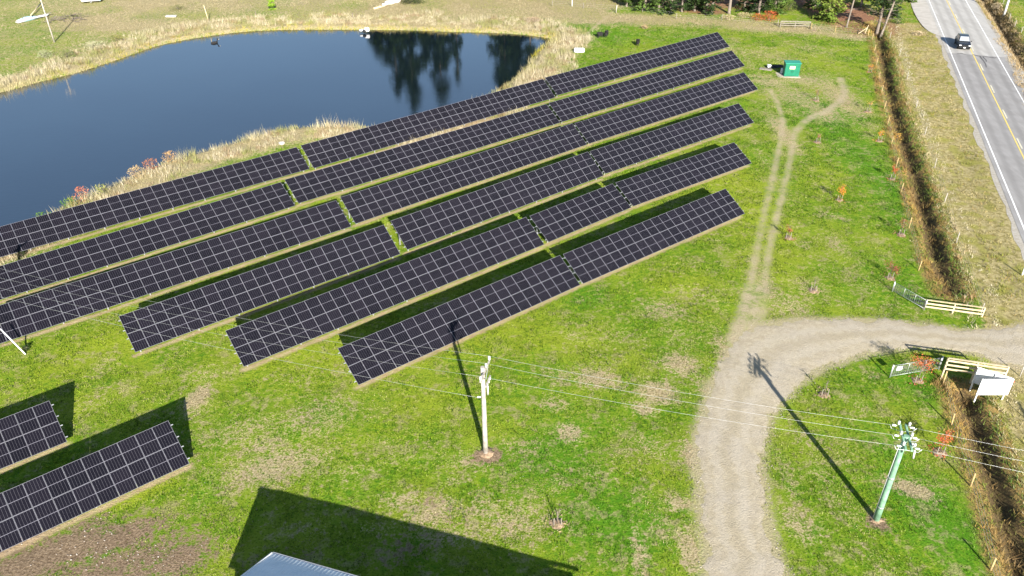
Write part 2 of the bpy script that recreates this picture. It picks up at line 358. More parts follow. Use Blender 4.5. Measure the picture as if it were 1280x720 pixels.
def fields(x, y):
    f = {}
    dp = sdf(x, y, POND); f['pond'] = dp
    dr = sdf(x, y, DRIVE); f['drive'] = dr
    dd = np.minimum(*[seg_dist(x, y, q) for q in DITCH]); f['ditch'] = np.minimum(dd, seg_dist(x, y, DITCH3))
    tr = np.minimum(np.minimum(seg_dist(x, y, TRACK[0]), seg_dist(x, y, TRACK[1])), np.minimum(seg_dist(x, y, TRACK[2]) - .2, np.minimum(seg_dist(x, y, TRACK[3]), seg_dist(x, y, TRACK[4])) - .35)); tr = np.minimum(tr, seg_dist(x, y, [un(768, 13)[:2], un(716, 57)[:2], un(655, 98)[:2]]) + .12); f['track'] = tr
    dry = blobs(x, y, DRY)
    # pale grass ring round the pond, tan yard beyond it
    dry = np.maximum(dry, np.clip(1.3 - np.abs(dp - 3.5) / 4.5, 0, 1.0) * (dp > 0))
    P0 = un(300, 10); tan = np.clip((y - 146 - .02 * (x + 30)) / 6, 0, 1) * np.clip((24 + 10 * vnoise(x, y, 7, 22) - x) / 9, 0, 1) * np.clip((x + 90 + 16 * vnoise(x, y, 11, 23)) / 16, 0, 1)
    dry = np.maximum(dry, tan * (.45 + .6 * vnoise(x, y, 8, 21)))
    dry = np.maximum(dry, np.clip((y - 100) / 30, 0, 1) * np.clip((-55 - x) / 10, 0, 1) * (.40 + .35 * vnoise(x, y, 12, 24)))
    # verge between ditch and highway
    u = road_u(x, y); ditx = np.interp(y, [p[1] for p in DITCH[1][::-1]] + [p[1] for p in DITCH[0][::-1]], [p[0] for p in DITCH[1][::-1]] + [p[0] for p in DITCH[0][::-1]])
    f['verge'] = np.where((x > ditx) & (u < 0), np.clip((x - ditx - 1.6) / 1.5, 0, 1), 0) * (y < 150) + (u > 8) * np.clip(1 - (u - 8) / 9, 0, 1) * .9
    f['ditx'] = x - ditx
    # bare drip line under the low edge of every table
    st = np.full(x.shape, 9.)
    for (bx, by, az, ti, z, n, L) in TABLES.values():
        a = math.radians(az); d = np.array([math.cos(a), math.sin(a)]); nn = np.array([-d[1], d[0]])
        s = (x - bx) * d[0] + (y - by) * d[1]; t = (x - bx) * nn[0] + (y - by) * nn[1]
        dd_ = np.hypot(np.maximum(np.maximum(-L - s, s), 0), t - .46); st = np.minimum(st, dd_)
    f['strip'] = st
    f['dry'] = dry; f['soil'] = blobs(x, y, SOIL); f['need'] = blobs(x, y, NEED); f['hue'] = blobs(x, y, YEL) - blobs(x, y, LUSH)
    return f
F = fields(gx, gy)
for k in ('pond', 'drive', 'ditch', 'track', 'dry', 'verge', 'strip', 'soil', 'need', 'hue'):
    a = me.attributes.new('f_' + k, 'FLOAT', 'POINT'); a.data.foreach_set('value', F[k].astype(np.float32))

t = NT('meadow_ground', .95, .1)
n25 = t.noise(.11, 3); n1 = t.noise(.55, 4); n3 = t.noise(2.2, 4, .6); n9 = t.noise(7., 4, .65); n30 = t.noise(26., 2, .6)
def wob(a, amp1, amp2): return t.math('ADD', t.math('ADD', a, t.math('MULTIPLY', t.math('SUBTRACT', n3, .5), amp1)), t.math('MULTIPLY', t.math('SUBTRACT', n9, .5), amp2))
green = t.mix(t.ramp(n3, .33, .68), (.080, .185, .008), (.21, .295, .014))
green = t.mix(t.ramp(n1, .38, .66), green, (.15, .225, .014))
green = t.mix(t.math('MULTIPLY', t.ramp(n25, .42, .62), .6), green, (.25, .295, .025))
hue = wob(t.attr('f_hue'), 1.4, .6)
green = t.mix(t.ramp(hue, .15, 1.1, 0, .75), green, (.275, .325, .022))
green = t.mix(t.ramp(hue, -.15, -1.1, 0, .8), green, (.070, .205, .008))
fleck = t.ramp(n9, .56, .74)
green = t.mix(t.math('MULTIPLY', fleck, .55), green, (.34, .34, .09))
darkf = t.ramp(n9, .48, .33)
green = t.mix(t.math('MULTIPLY', darkf, .75), green, (.022, .055, .005))
straw = t.mix(t.ramp(n9, .35, .68), (.22, .17, .085), (.52, .42, .26))
straw = t.mix(t.math('MULTIPLY', t.ramp(n3, .45, .7), .55), straw, (.38, .29, .19))
dryf = t.ramp(wob(t.attr('f_dry'), 1.5, 1.6), .28, .85)
c = t.mix(t.math('MULTIPLY', dryf, .9), green, straw)
# small natural thin spots all over the lawn
thin = t.ramp(t.math('ADD', t.math('MULTIPLY', n1, .6), t.math('MULTIPLY', n3, .4)), .50, .62)
c = t.mix(t.math('MULTIPLY', thin, .42), c, straw)
verge = t.mix(t.ramp(n3, .3, .7), (.22, .185, .065), (.45, .375, .19))
verge = t.mix(t.math('MULTIPLY', t.ramp(n1, .48, .62), .6), verge, (.24, .24, .03))
c = t.mix(t.ramp(wob(t.attr('f_verge'), .9, .5), .3, .7), c, verge)
soil = t.mix(t.ramp(n9, .3, .7), (.11, .072, .042), (.30, .22, .14)); soil = t.mix(t.math('MULTIPLY', t.ramp(n30, .62, .75), .7), soil, (.50, .43, .33))
c = t.mix(t.ramp(wob(t.attr('f_soil'), 1.9, 1.5), .40, .95), c, soil)
c = t.mix(t.ramp(wob(t.attr('f_need'), 1.0, .9), .45, .8), c, t.mix(t.ramp(n9, .35, .65), (.15, .065, .035), (.36, .20, .12)))
dirt = t.mix(t.ramp(n9, .3, .7), (.35, .285, .175), (.46, .385, .26))
c = t.mix(t.math('MULTIPLY', t.math('MULTIPLY', t.ramp(wob(t.attr('f_track'), 1.8, 1.5), .70, -.1), t.ramp(t.math('ADD', t.math('MULTIPLY', n1, .6), t.math('MULTIPLY', n3, .4)), .36, .56, .35, 1.)), .9), c, dirt)
c = t.mix(t.math('MULTIPLY', t.ramp(wob(t.attr('f_drive'), 1.9, 1.6), .65, -.05), .8), c, dirt)
sand = t.mix(t.ramp(n3, .35, .7), (.42, .30, .18), (.56, .44, .29))
c = t.mix(t.math('MULTIPLY', t.ramp(wob(t.attr('f_strip'), .9, .7), .42, .05), .85), c, sand)
# ditch: orange-brown dead growth on the lip, dark damp soil in the bottom
dw = wob(t.attr('f_ditch'), 1.6, 1.2)
c = t.mix(t.ramp(dw, 2.5, 1.7), c, t.mix(t.ramp(n9, .4, .62), (.20, .16, .055), (.38, .24, .08)))
c = t.mix(t.ramp(dw, 1.15, .6), c, t.mix(t.ramp(n9, .4, .65), (.09, .06, .03), (.16, .12, .05)))
# mud below and at the waterline, painted darker for the undercut bank's shade
c = t.mix(t.ramp(t.attr('f_pond'), .75, .35), c, (.022, .022, .008))
t.col(c)
hgt = t.math('ADD', t.math('MULTIPLY', n9, .6), t.math('MULTIPLY', n30, .4)); t.bump(hgt, .16, 1.0)
me.materials.append(t.m)
ground = bpy.data.objects.new('ground', me); COL.objects.link(ground); tag(ground, kind='structure')

# ---------------------------------------------------------------- pond water
t = NT('pond_water', .02, .5); t.b.inputs['IOR'].default_value = 2.6
t.col(t.mix(t.ramp(t.noise(.05, 3), .35, .65), (.004, .008, .012), (.006, .012, .017)))
mp = t.n('ShaderNodeMapping'); mp.inputs['Scale'].default_value = (1, 3.0, 1); t.l(t.co.outputs['Object'], mp.inputs[0])
t.bump(t.noise(1.1, 3, .5, mp.outputs[0]), .014, .4)
t.l(t.ramp(t.noise(.06, 4), .4, .7, .02, .11), t.b.inputs['Roughness'])
mb = MB(); cx = np.mean([p for p in POND], 0)
Pw = [(p[0], p[1]) for p in POND]
import mathutils
tri = mathutils.geometry.tessellate_polygon([[Vector((p[0], p[1], 0)) for p in Pw]])
# water a little wider than the shoreline so that it runs in under the bank
Po = []
for i, p in enumerate(Pw):
    a, b = np.array(Pw[i - 1]), np.array(Pw[(i + 1) % len(Pw)]); d = (b - a) / np.linalg.norm(b - a); nn = np.array([d[1], -d[0]])
    q_ = np.array(p) + nn * .8
    if inside(np.array([q_[0]]), np.array([q_[1]]), Pw)[0]: q_ = np.array(p) - nn * .8
    Po.append((q_[0], q_[1], WZ))
mb.add(Po, [tuple(f) for f in tri]); water = mb.build('pond_water', t.m); tag(water, kind='structure')
for p in water.data.polygons:
    if p.normal.z < 0: p.flip()

# ---------------------------------------------------------------- gravel driveway
def even(P, n):
    P = np.array(P); s = np.concatenate([[0], np.cumsum(np.hypot(*np.diff(P, axis=0).T))]); q = np.linspace(0, s[-1], n)
    return np.stack([np.interp(q, s, P[:, 0]), np.interp(q, s, P[:, 1])], 1)
n = 420; A = even(DRL, n); B = even(DRR, n)
mid = (A + B) / 2
JA = (vnoise(A[:, 0], A[:, 1], 1.4, 31) - .5) * 1.0 + (vnoise(A[:, 0], A[:, 1], .35, 32) - .5) * .55
JB = (vnoise(B[:, 0], B[:, 1], 1.4, 33) - .5) * 1.0 + (vnoise(B[:, 0], B[:, 1], .35, 34) - .5) * .55
W_ = np.linalg.norm(B - A, axis=1)[:, None]; D_ = (B - A) / W_
A2 = A + D_ * JA[:, None]; B2 = B + D_ * JB[:, None]
K = 15; vs = []; us = []
for k in range(K):
    f_ = k / (K - 1); P = A2 * (1 - f_) + B2 * f_
    z = .030 + .035 * math.sin(math.pi * f_)
    vs.append(np.stack([P[:, 0], P[:, 1], np.full(n, z) - (.05 if k in (0, K - 1) else 0) + (vnoise(P[:, 0], P[:, 1], .8, 35) - .5) * .02], 1)); us.append(np.full(n, f_))
vs = np.concatenate(vs); us = np.concatenate(us)
fs = [(k * n + i, (k + 1) * n + i, (k + 1) * n + i + 1, k * n + i + 1) for k in range(K - 1) for i in range(n - 1)]
me = bpy.data.meshes.new('gravel_driveway'); me.from_pydata(vs.tolist(), [], fs)
a = me.attributes.new('u', 'FLOAT', 'POINT'); a.data.foreach_set('value', us.astype(np.float32))
me.polygons.foreach_set('use_smooth', np.ones(len(fs), bool))
t = NT('gravel_driveway', .95, .15)
n1 = t.noise(.35, 4); n3 = t.noise(2., 4); n9 = t.noise(9., 4, .7); n30 = t.noise(38., 2)
c = t.mix(t.ramp(n3, .3, .7), (.385, .325, .225), (.47, .405, .29))
c = t.mix(t.math('MULTIPLY', t.ramp(n1, .4, .65), .6), c, (.43, .375, .295))
c = t.mix(t.math('MULTIPLY', t.ramp(n9, .46, .70), .5), c, (.27, .225, .155))
c = t.mix(t.math('MULTIPLY', t.ramp(n30, .60, .74), .5), c, (.52, .47, .39))
u = t.attr('u'); uu = t.math('ADD', u, t.math('MULTIPLY', t.math('SUBTRACT', n1, .5), .05))
rut = t.math('MAXIMUM', t.ramp(t.math('ABSOLUTE', t.math('SUBTRACT', uu, .30)), .10, .03), t.ramp(t.math('ABSOLUTE', t.math('SUBTRACT', uu, .66)), .10, .03))
c = t.mix(t.math('MULTIPLY', rut, .38), c, (.48, .425, .34))
mdl = t.ramp(t.math('ABSOLUTE', t.math('SUBTRACT', uu, .48)), .09, .02)
c = t.mix(t.math('MULTIPLY', t.math('MULTIPLY', mdl, t.ramp(n3, .35, .6)), .5), c, (.32, .27, .18))
edge = t.ramp(t.math('ABSOLUTE', t.math('SUBTRACT', u, .5)), .40, .50)
c = t.mix(t.math('MULTIPLY', edge, t.ramp(n9, .42, .60)), c, (.30, .27, .13))
t.col(c); t.bump(t.math('ADD', n9, t.math('MULTIPLY', n30, .6)), .09, .9)
me.materials.append(t.m); o = bpy.data.objects.new('gravel_driveway', me); COL.objects.link(o); tag(o, kind='structure')
for p in me.polygons:
    pass
me.flip_normals() if me.polygons[0].normal.z < 0 else None

# ---------------------------------------------------------------- highway
def road_pt(u, s, z): p = np.array([RX0, RY0]) + RN * u + RT * s; return (p[0], p[1], z)
def strip(name, u0, u1, s0, s1, z, mat, nseg=40, kind='structure', jit=0.0, jit0=0.0):
    mb = MB(); k = 3; vs = []
    for i in range(nseg + 1):
        s_ = s0 + (s1 - s0) * i / nseg
        ja = random.uniform(-jit0, jit0); jb = random.uniform(-jit, jit)
        vs += [road_pt(u0 + ja, s_, z), road_pt((u0 + u1) / 2, s_, z), road_pt(u1 + jb, s_, z)]
    fs = []
    for i in range(nseg):
        for j in range(2): a = i * 3 + j; fs.append((a, a + 1, a + 4, a + 3))
    mb.add(vs, fs); o = mb.build(name, mat); tag(o, kind=kind); return o
def asphalt(name, base, base2, crack=True):
    t = NT(name, .9, .25); n_ = t.noise(.5, 4); nf = t.noise(30, 2)
    mp = t.n('ShaderNodeMapping'); mp.inputs['Rotation'].default_value = (0, 0, math.atan(RSL)); mp.inputs['Scale'].default_value = (1.1, .05, 1)
    t.l(t.co.outputs['Object'], mp.inputs[0]); ns = t.noise(1.0, 3, .5, mp.outputs[0])
    c = t.mix(t.ramp(n_, .3, .7), base, base2); c = t.mix(t.math('MULTIPLY', t.ramp(ns, .42, .68), .5), c, tuple(x * 1.18 for x in base2))
    c = t.mix(t.math('MULTIPLY', t.ramp(nf, .5, .75), .35), c, tuple(x * .6 for x in base))
    vm = t.n('ShaderNodeVectorMath'); vm.operation = 'DOT_PRODUCT'; vm.inputs[1].default_value = (RN[0], RN[1], 0); t.l(t.co.outputs['Object'], vm.inputs[0])
    uu = t.math('SUBTRACT', vm.outputs['Value'], float(RX0 * RN[0] + RY0 * RN[1])); k_ = None
    for u0 in (.95, 2.55, 4.4, 6.05):
        b_ = t.ramp(t.math('ABSOLUTE', t.math('SUBTRACT', t.math('ADD', uu, t.math('MULTIPLY', n_, .3)), u0 + .15)), .55, .1); k_ = b_ if k_ is None else t.math('MAXIMUM', k_, b_)
    c = t.mix(t.math('MULTIPLY', k_, .45), c, tuple(x * .72 for x in base)); t.col(c); t.bump(nf, .01, .4); return t.m
mo = asphalt('old_asphalt', (.235, .225, .215), (.275, .265, .255)); mn = asphalt('pale_chip_seal', (.34, .325, .30), (.385, .37, .345))
msh = simple('shoulder_gravel', (.38, .35, .30), (.29, .26, .21), .95, 0, 4, bump=.02)
SEAM = float((un(1222, 70)[:2] - np.array([RX0, RY0])) @ RT)
strip('shoulder', -1.15, 9.2, -260, 320, .115, msh, 300, jit=.35, jit0=.3)
strip('road', -.55, 8.0, -260, SEAM, .135, mo, 60, jit=.05, jit0=.06)
strip('road', -.55, 8.6, SEAM, 320, .139, mn, 60, jit=.08, jit0=.06)
mline = simple('white_line_paint', (.78, .78, .76), (.62, .62, .60), .7, 0, 3)
myel = simple('yellow_line_paint', (.70, .52, .10), (.60, .46, .16), .7, 0, 3)
myd = simple('faded_line_paint', (.62, .58, .42), (.5, .47, .35), .7, 0, 3)
strip('edge_line', -.07, .09, -260, 320, .146, mline, 80, jit=.012, jit0=.012)
strip('edge_line', 6.95, 7.10, -260, 320, .146, mline, 80, jit=.012, jit0=.012)
UC = float(road_u(*un(1236, 110)[:2]))
strip('centre_line', UC - .08, UC + .08, -260, 320, .147, myel, 80, jit=.012, jit0=.012)
s_ = -200
while s_ < 300:
    strip('centre_line', UC + .24, UC + .42, s_, s_ + 3.4, .147, myd, 4, jit=.01); s_ += 10.6
# tar repairs along the seam
mb = MB()
mtar = simple('tar_patch', (.07, .07, .07), (.11, .105, .10), .8)
for k, (u0, du, ds, wd) in enumerate([(.9, 1.4, .0, .34), (3.2, 1.1, -.25, .38), (4.8, 1.5, -.5, .30), (5.9, .9, -.6, .26)]):
    vs = []; fs = []; N_ = 10
    for i in range(N_ + 1):
        f_ = i / N_; wv = wd * (.35 + .65 * math.sin(math.pi * f_)); c_ = ds + SEAM + .25 * math.sin(f_ * 4 + k)
        vs += [road_pt(u0 + du * f_, c_ - wv / 2, .150), road_pt(u0 + du * f_, c_ + wv / 2, .150)]
    mb.add(vs, [(2 * i, 2 * i + 2, 2 * i + 3, 2 * i + 1) for i in range(N_)])
for u0, s0_, s1_ in [(4.35, -6.5, -.4), (4.75, -3.5, -.6)]:
    vs = []
    for i in range(11):
        f_ = i / 10; vs += [road_pt(u0 + .12 * math.sin(5 * f_), SEAM + s0_ + (s1_ - s0_) * f_, .150), road_pt(u0 + .10 + .10 * f_ + .12 * math.sin(5 * f_), SEAM + s0_ + (s1_ - s0_) * f_, .150)]
    mb.add(vs, [(2 * i, 2 * i + 1, 2 * i + 3, 2 * i + 2) for i in range(10)])
tag(mb.build('road_patch', mtar), kind='structure')
# paved apron of the side entrance, top left of the highway
ap = resample([un(*p)[:2] for p in [(1128, -60), (1132, -20), (1138, 4), (1142, 16), (1150, 30), (1160, 40), (1172, 45), (1181, 46), (1176, 34)]] + [np.array(road_pt(-.2, 118, 0)[:2])], rounds=2)
mb = MB(); tri = mathutils.geometry.tessellate_polygon([[Vector((p[0], p[1], 0)) for p in ap]])
mb.add([(p[0], p[1], .130) for p in ap], [tuple(f) for f in tri]); o = mb.build('gravel_apron', simple('apron_gravel', (.44, .41, .37), (.36, .335, .295), .95, 0, .8, bump=.02)); tag(o, kind='structure')
for p in o.data.polygons:
    if p.normal.z < 0: p.flip()

# ---------------------------------------------------------------- solar tables
PW, PL, PT = 1.134, 1.722, .035
t = NT('solar_cells', .18, .2)
sx = t.n('ShaderNodeSeparateXYZ'); t.l(t.co.outputs['Object'], sx.inputs[0])
def comb(src, n_, off, span, wln):
    f_ = t.math('FRACT', t.math('MULTIPLY', t.math('DIVIDE', t.math('SUBTRACT', src, off), span), float(n_)))
    d_ = t.math('ABSOLUTE', t.math('SUBTRACT', f_, .5)); return t.math('GREATER_THAN', d_, .5 - wln * n_ / span / 2)
gx_ = comb(sx.outputs[0], 6, .022, PW - .044, .011)
gy_ = comb(sx.outputs[1], 18, .024, PL - .048, .0035)
cen = t.math('LESS_THAN', t.math('ABSOLUTE', t.math('SUBTRACT', sx.outputs[1], PL / 2)), .011)
edx = t.math('GREATER_THAN', t.math('ABSOLUTE', t.math('SUBTRACT', sx.outputs[0], PW / 2)), PW / 2 - .012)
edy = t.math('GREATER_THAN', t.math('ABSOLUTE', t.math('SUBTRACT', sx.outputs[1], PL / 2)), PL / 2 - .017)
bar = comb(sx.outputs[0], 60, .022, PW - .044, .0012)
oi = t.n('ShaderNodeObjectInfo'); rnd_ = oi.outputs['Random']
cell = t.mix(rnd_, (.0025, .0024, .0045), (.0055, .0046, .0078)); cell = t.mix(t.math('MULTIPLY', t.noise(.8, 3), .12), cell, (.04, .035, .05))
cell = t.mix(t.math('MULTIPLY', bar, .05), cell, (.30, .30, .33))
ln = t.math('MAXIMUM', t.math('MULTIPLY', gx_, .20), t.math('MULTIPLY', gy_, .06))
c = t.mix(ln, cell, (.40, .39, .43))
c = t.mix(t.math('MAXIMUM', cen, t.math('MAXIMUM', edx, edy)), c, (.21, .205, .24))
t.col(c); 
M['cells'] = t.m
mb = MB(); fr = .008
mb.box((PW / 2, PL / 2, PT * .45), (PW - 2 * fr, PL - 2 * fr, PT * .9 - .004), mi=1)
for c_, s_ in (((fr / 2, PL / 2, PT / 2), (fr, PL, PT)), ((PW - fr / 2, PL / 2, PT / 2), (fr, PL, PT)), ((PW / 2, fr / 2, PT / 2), (PW - 2 * fr, fr, PT)), ((PW / 2, PL - fr / 2, PT / 2), (PW - 2 * fr, fr, PT))): mb.box(c_, s_, mi=0)
modmesh = mb.mesh('solar_module', [M['alu'], M['cells']])
TL_ = {
 'R1a': 'solar array at the left end of the row nearest the pond',
 'R1b': 'long dark solar array in the middle of the row nearest the pond',
 'R1c': 'solar array at the right end of the row nearest the pond, below the sheep',
 'R2a': 'dark solar array at the left end of the second row from the pond',
 'R2b': 'long dark solar array in the middle of the second row from the pond',
 'R2c': 'dark solar array at the far right end of the second row from the pond',
 'R3a': 'solar array at the left end of the third row, beside the white guy guard',
 'R3b': 'dark solar array in the middle of the third row from the pond',
 'R3c': 'solar array at the right end of the third row from the pond',
 'R4a': 'solar array at the left end of the fourth row from the pond',
 'R4b': 'dark solar array in the middle of the fourth row, right of the widest sunlit gap',
 'R4c': 'dark solar array at the right end of the fourth row from the pond',
 'R5a': 'longest dark solar array of the fifth row, at its left end',
 'R5b': 'shortest dark solar array, ten modules wide, in the middle of the fifth row',
 'R5c': 'dark solar array at the right end of the fifth row from the pond',
 'R6a': 'dark solar array crossed by the shadow of the pale power pole, front row left',
 'R6b': 'dark solar array at the right end of the front row, next to the dirt track',
 'R7': 'small end of a dark solar array at the left edge, behind the bottom left one',
 'R8': 'large dark solar array in the bottom left corner beside bare brown soil'}
for key, (bx, by, az, ti, zl, n, L) in TABLES.items():
    a = math.radians(az); tl = math.radians(ti); pitch = L / n
    root = empty('solar_array', (bx, by, 0), a); tag(root, TL_[key], 'solar array', 'rows of ground mounted solar arrays')
    ct, st_ = math.cos(tl), math.sin(tl)
    up = Vector((0, ct, st_)); nrm = Vector((0, -st_, ct))
    def lp(x, v, w_): return Vector((x, 0, zl)) + up * v + nrm * w_
    R_ = Matrix(((1, 0, 0), (0, ct, -st_), (0, st_, ct))).to_euler()
    for i in range(n):
        for j in range(2):
            o = bpy.data.objects.new('solar_module', modmesh); COL.objects.link(o); o.parent = root
            o.location = lp(-L + i * pitch + (pitch - PW * pitch / 1.152) / 2, j * (PL + .021), random.uniform(-.002, .002) - PT)
            o.rotation_euler = (R_.x + random.uniform(-.006, .006), random.uniform(-.005, .005), 0); o.scale = (pitch / 1.152, 1, 1)
    for v in (.38, 1.34, 2.12, 3.08):
        MB().beam(lp(-L - .16, v, -.075), lp(.16, v, -.075), .06, .07, tuple(nrm)).build('purlin', M['galv'], root)
    np_ = max(2, round(L / 3.6)); xs_ = [-L + L * (i + .5) / np_ for i in range(np_)]; xs_[0] = -L + .5; xs_[-1] = -.5
    for x in xs_:
        r_ = MB().beam(lp(x, .15, -.16), lp(x, 3.3, -.16), .06, .09, tuple(nrm)).build('rafter', M['galv'], root)
        for v in (.75, 2.65):
            p_ = lp(x, v, -.20); MB().box((x, p_.y, (p_.z - .45) / 2), (.10, .08, p_.z + .45)).build('post', M['galv'], root)
        b_ = lp(x, 2.0, -.2); f_ = lp(x, .75, -.2); b2 = lp(x, 2.65, -.2)
        MB().beam((x + .05, b2.y, .45), (x + .05, b_.y - .55, b_.z - .33), .045, .045).build('brace', M['galv'], root)

# ---------------------------------------------------------------- power poles and wires
b1, b2_ = V(607, 566), V(1095, 650)
wd = (b2_ - b1).normalized(); wp = Vector((-wd.y, wd.x, 0))
def insul(c, d=(0, 0, 1), s=1.0, mi=0):
    mb = MB(); c = Vector(c); d = Vector(d).normalized()
    pts = []; rr = []
    for i, r in enumerate((.02, .02, .085, .05, .09, .05, .085, .03)): pts.append(c + d * (i * .045 * s)); rr.append(r * s)
    mb.tube(pts, rr, 10); return mb
def bump_soil(loc, name='soil_mound', r=1.0, mat=None, parent=None):
    mb = MB(); vs = [(0, 0, .06)]; N_ = 18
    for k, (rr, z) in enumerate(((.45, .05), (.8, .025), (1.0, -.05))):
        for i in range(N_):
            a = 2 * math.pi * i / N_; q = r * rr * random.uniform(.62, 1.25); vs.append((q * math.cos(a), q * math.sin(a), z + random.uniform(-.02, .02)))
    fs = [(0, 1 + i, 1 + (i + 1) % N_) for i in range(N_)] + [(1 + k * N_ + i, 1 + (k + 1) * N_ + i, 1 + (k + 1) * N_ + (i + 1) % N_, 1 + k * N_ + (i + 1) % N_) for k in range(2) for i in range(N_)]
    mb.add(vs, fs, 0, True); o = mb.build(name, mat or M['mulch'], parent); o.location = (0, 0, .02) if parent else loc; return o
M['mulch'] = simple('mulch_and_bare_soil', (.38, .27, .17), (.20, .135, .085), .95, 0, 5, bump=.04)

def pole(name, base, h, r0, r1, mat, label, arms):
    root = empty(name, base); tag(root, label, 'utility pole')
    lean = Vector((random.uniform(-.05, .05), random.uniform(-.05, .05), 0))
    MB().tube([Vector((0, 0, -.3)), Vector((0, 0, h * .33)), Vector((0, 0, h * .66)) , Vector((0, 0, h))], [r0, r0 * .67 + r1 * .33, r0 * .33 + r1 * .67, r1], 14).build('shaft', mat, root)
    return root
p1 = pole('utility_pole', b1, 7.75, .19, .135, M['palepole'], 'pale weathered power pole standing on open grass below the solar arrays', None)
att1 = []
# upper crossarm
MB().beam(-wp * 1.15 + wd * .16 + Vector((0, 0, 7.45)), wp * 1.15 + wd * .16 + Vector((0, 0, 7.45)), .10, .12).build('crossarm', M['palepole'], p1)
for sgn in (-1, 1): MB().beam(wp * sgn * .75 + wd * .18 + Vector((0, 0, 7.40)), wd * .2 + Vector((0, 0, 6.75)), .03, .03).build('brace', M['galv'], p1)
for off, z in ((1.08, 7.5), (.28, 7.5), (-1.08, 7.5)):
    c = wp * off + wd * .16 + Vector((0, 0, z)); insul(c, s=1.15).build('insulator', M['porcelain'], p1); att1.append(b1 + c + Vector((0, 0, .36)))
# lower short arm with fuse gear
MB().beam(wp * .05 + wd * .15 + Vector((0, 0, 6.05)), wp * 1.25 + wd * .15 + Vector((0, 0, 6.05)), .09, .11).build('crossarm', M['palepole'], p1)
for off in (.45, .8, 1.15): insul(wp * off + wd * .15 + Vector((0, 0, 5.75)), s=.9).build('insulator', M['porcelain'], p1)
MB().tube([wp * .30 + wd * .22 + Vector((0, 0, 5.2)), wp * .30 + wd * .22 + Vector((0, 0, 5.95))], .06, 10).build('fuse_holder', M['porcelain'], p1)
insul(-wd * .16 + Vector((0, 0, 5.15)), (-1, 0, 0), .9).build('insulator', M['porcelain'], p1); attN = b1 + Vector((-.45, 0, 5.15))
bump_soil(None, 'soil_mound', .6, None, p1)

p2 = pole('utility_pole', b2_, 7.35, .205, .15, M['treated'], 'green treated power pole inside the driveway curve topped with white insulators', None)
att2L, att2R = [], []
for k, (off, z) in enumerate(((.95, 7.55), (.05, 7.55), (-.85, 7.45))):
    if k == 0:
        MB().beam(-wp * 1.1 + wd * .17 + Vector((0, 0, 7.22)), wp * 1.15 + wd * .17 + Vector((0, 0, 7.22)), .11, .13).build('crossarm', M['treated'], p2)
        MB().beam(-wp * 1.1 - wd * .17 + Vector((0, 0, 7.22)), wp * 1.15 - wd * .17 + Vector((0, 0, 7.22)), .11, .13).build('crossarm', M['treated'], p2)
    for sg in (-1, 1):
        c = wp * off + wd * sg * .30 + Vector((0, 0, 7.3)); insul(c, (0, 0, 1), 1.0).build('insulator', M['porcelain'], p2)
        d_ = wd * sg; c2 = wp * off + wd * sg * .34 + Vector((0, 0, 7.22)); insul(c2, d_, .95).build('insulator', M['porcelain'], p2)
        (att2L if sg < 0 else att2R).append(b2_ + c2 + d_ * .42)
    cc = [wp * off - wd * .75 + Vector((0, 0, 7.22)), wp * off - wd * .6 + Vector((0, 0, 6.95)), wp * off + wd * .0 + Vector((0, 0, 6.8 + .1 * k)), wp * off + wd * .6 + Vector((0, 0, 6.95)), wp * off + wd * .75 + Vector((0, 0, 7.22))]
    MB().tube(cc, .02, 6).build('jumper_wire', M['wire'], p2)
for off in (.35, -.35, -.95): MB().tube([wp * off + wd * .42 + Vector((0, 0, 6.55)), wp * off + wd * .36 + Vector((0, 0, 7.15))], .06, 10).build('fuse_holder', M['porcelain'], p2)
sd = Vector((-.95, .3, 0)).normalized()
MB().tube([sd * .21 + Vector((0, 0, 0)), sd * .20 + Vector((0, 0, 2.4)), sd * .19 + Vector((0, 0, 6.2)), sd * .1 + Vector((0, 0, 7.0))], .025, 8).build('conduit', M['porcelain'], p2)
for z in (1.2, 3.8): MB().tube([Vector((0, 0, z)), Vector((0, 0, z + .12))], .20, 14).build('pole_band', M['galv'], p2)
bump_soil(None, 'soil_mound', .5, None, p2)

t0 = V(-75, 330, 7.5); b0 = Vector((t0.x, t0.y, 0)); p0 = pole('utility_pole', b0, 7.6, .19, .135, M['palepole'], 'pale power pole beyond the left end of the third solar row', None)
MB().beam(-wp * 1.15 + Vector((.15, 0, 7.4)), wp * 1.15 + Vector((.15, 0, 7.4)), .1, .12).build('crossarm', M['palepole'], p0)
t3 = V(1640, 640, 7.5); b3 = Vector((t3.x, t3.y, 0)); p3 = pole('utility_pole', b3, 7.6, .22, .15, M['treated'], 'green treated power pole beyond the ditch to the right of the driveway', None)
MB().beam(-wp * 1.1 + Vector((-.15, 0, 7.4)), wp * 1.1 + Vector((-.15, 0, 7.4)), .1, .12).build('crossarm', M['treated'], p3)
def wire(a, b, sag, label, r=.0065):
    a, b = Vector(a), Vector(b); pts = []
    for i in range(25):
        f_ = i / 24; p = a.lerp(b, f_); p.z -= sag * 4 * f_ * (1 - f_); pts.append(p)
    o = MB().tube([p - a for p in pts], r, 5).build('overhead_wire', M['wire']); o.location = a
    tag(o, label, 'power line', 'overhead wires of the power line'); return o
nm = ['upper', 'middle', 'lower']
for k, off in enumerate((1.08, .0, -1.08)):
    wire(att1[k], att2L[k], .28, f'{nm[k]} of the three wires strung between the pale pole and the green pole')
    wire(b0 + wp * off + Vector((.15, 0, 7.5)), att1[k], .75, f'{nm[k]} of three wires crossing the solar arrays left of the pale pole', .0045)
    wire(att2R[k], b3 + wp * off + Vector((-.15, 0, 7.5)), .25, f'{nm[k]} of three wires running right from the green pole over the ditch')
wire(b0 + Vector((0, 0, 5.6)), attN, .55, 'lowest single wire leaving the pale pole halfway up towards the left')
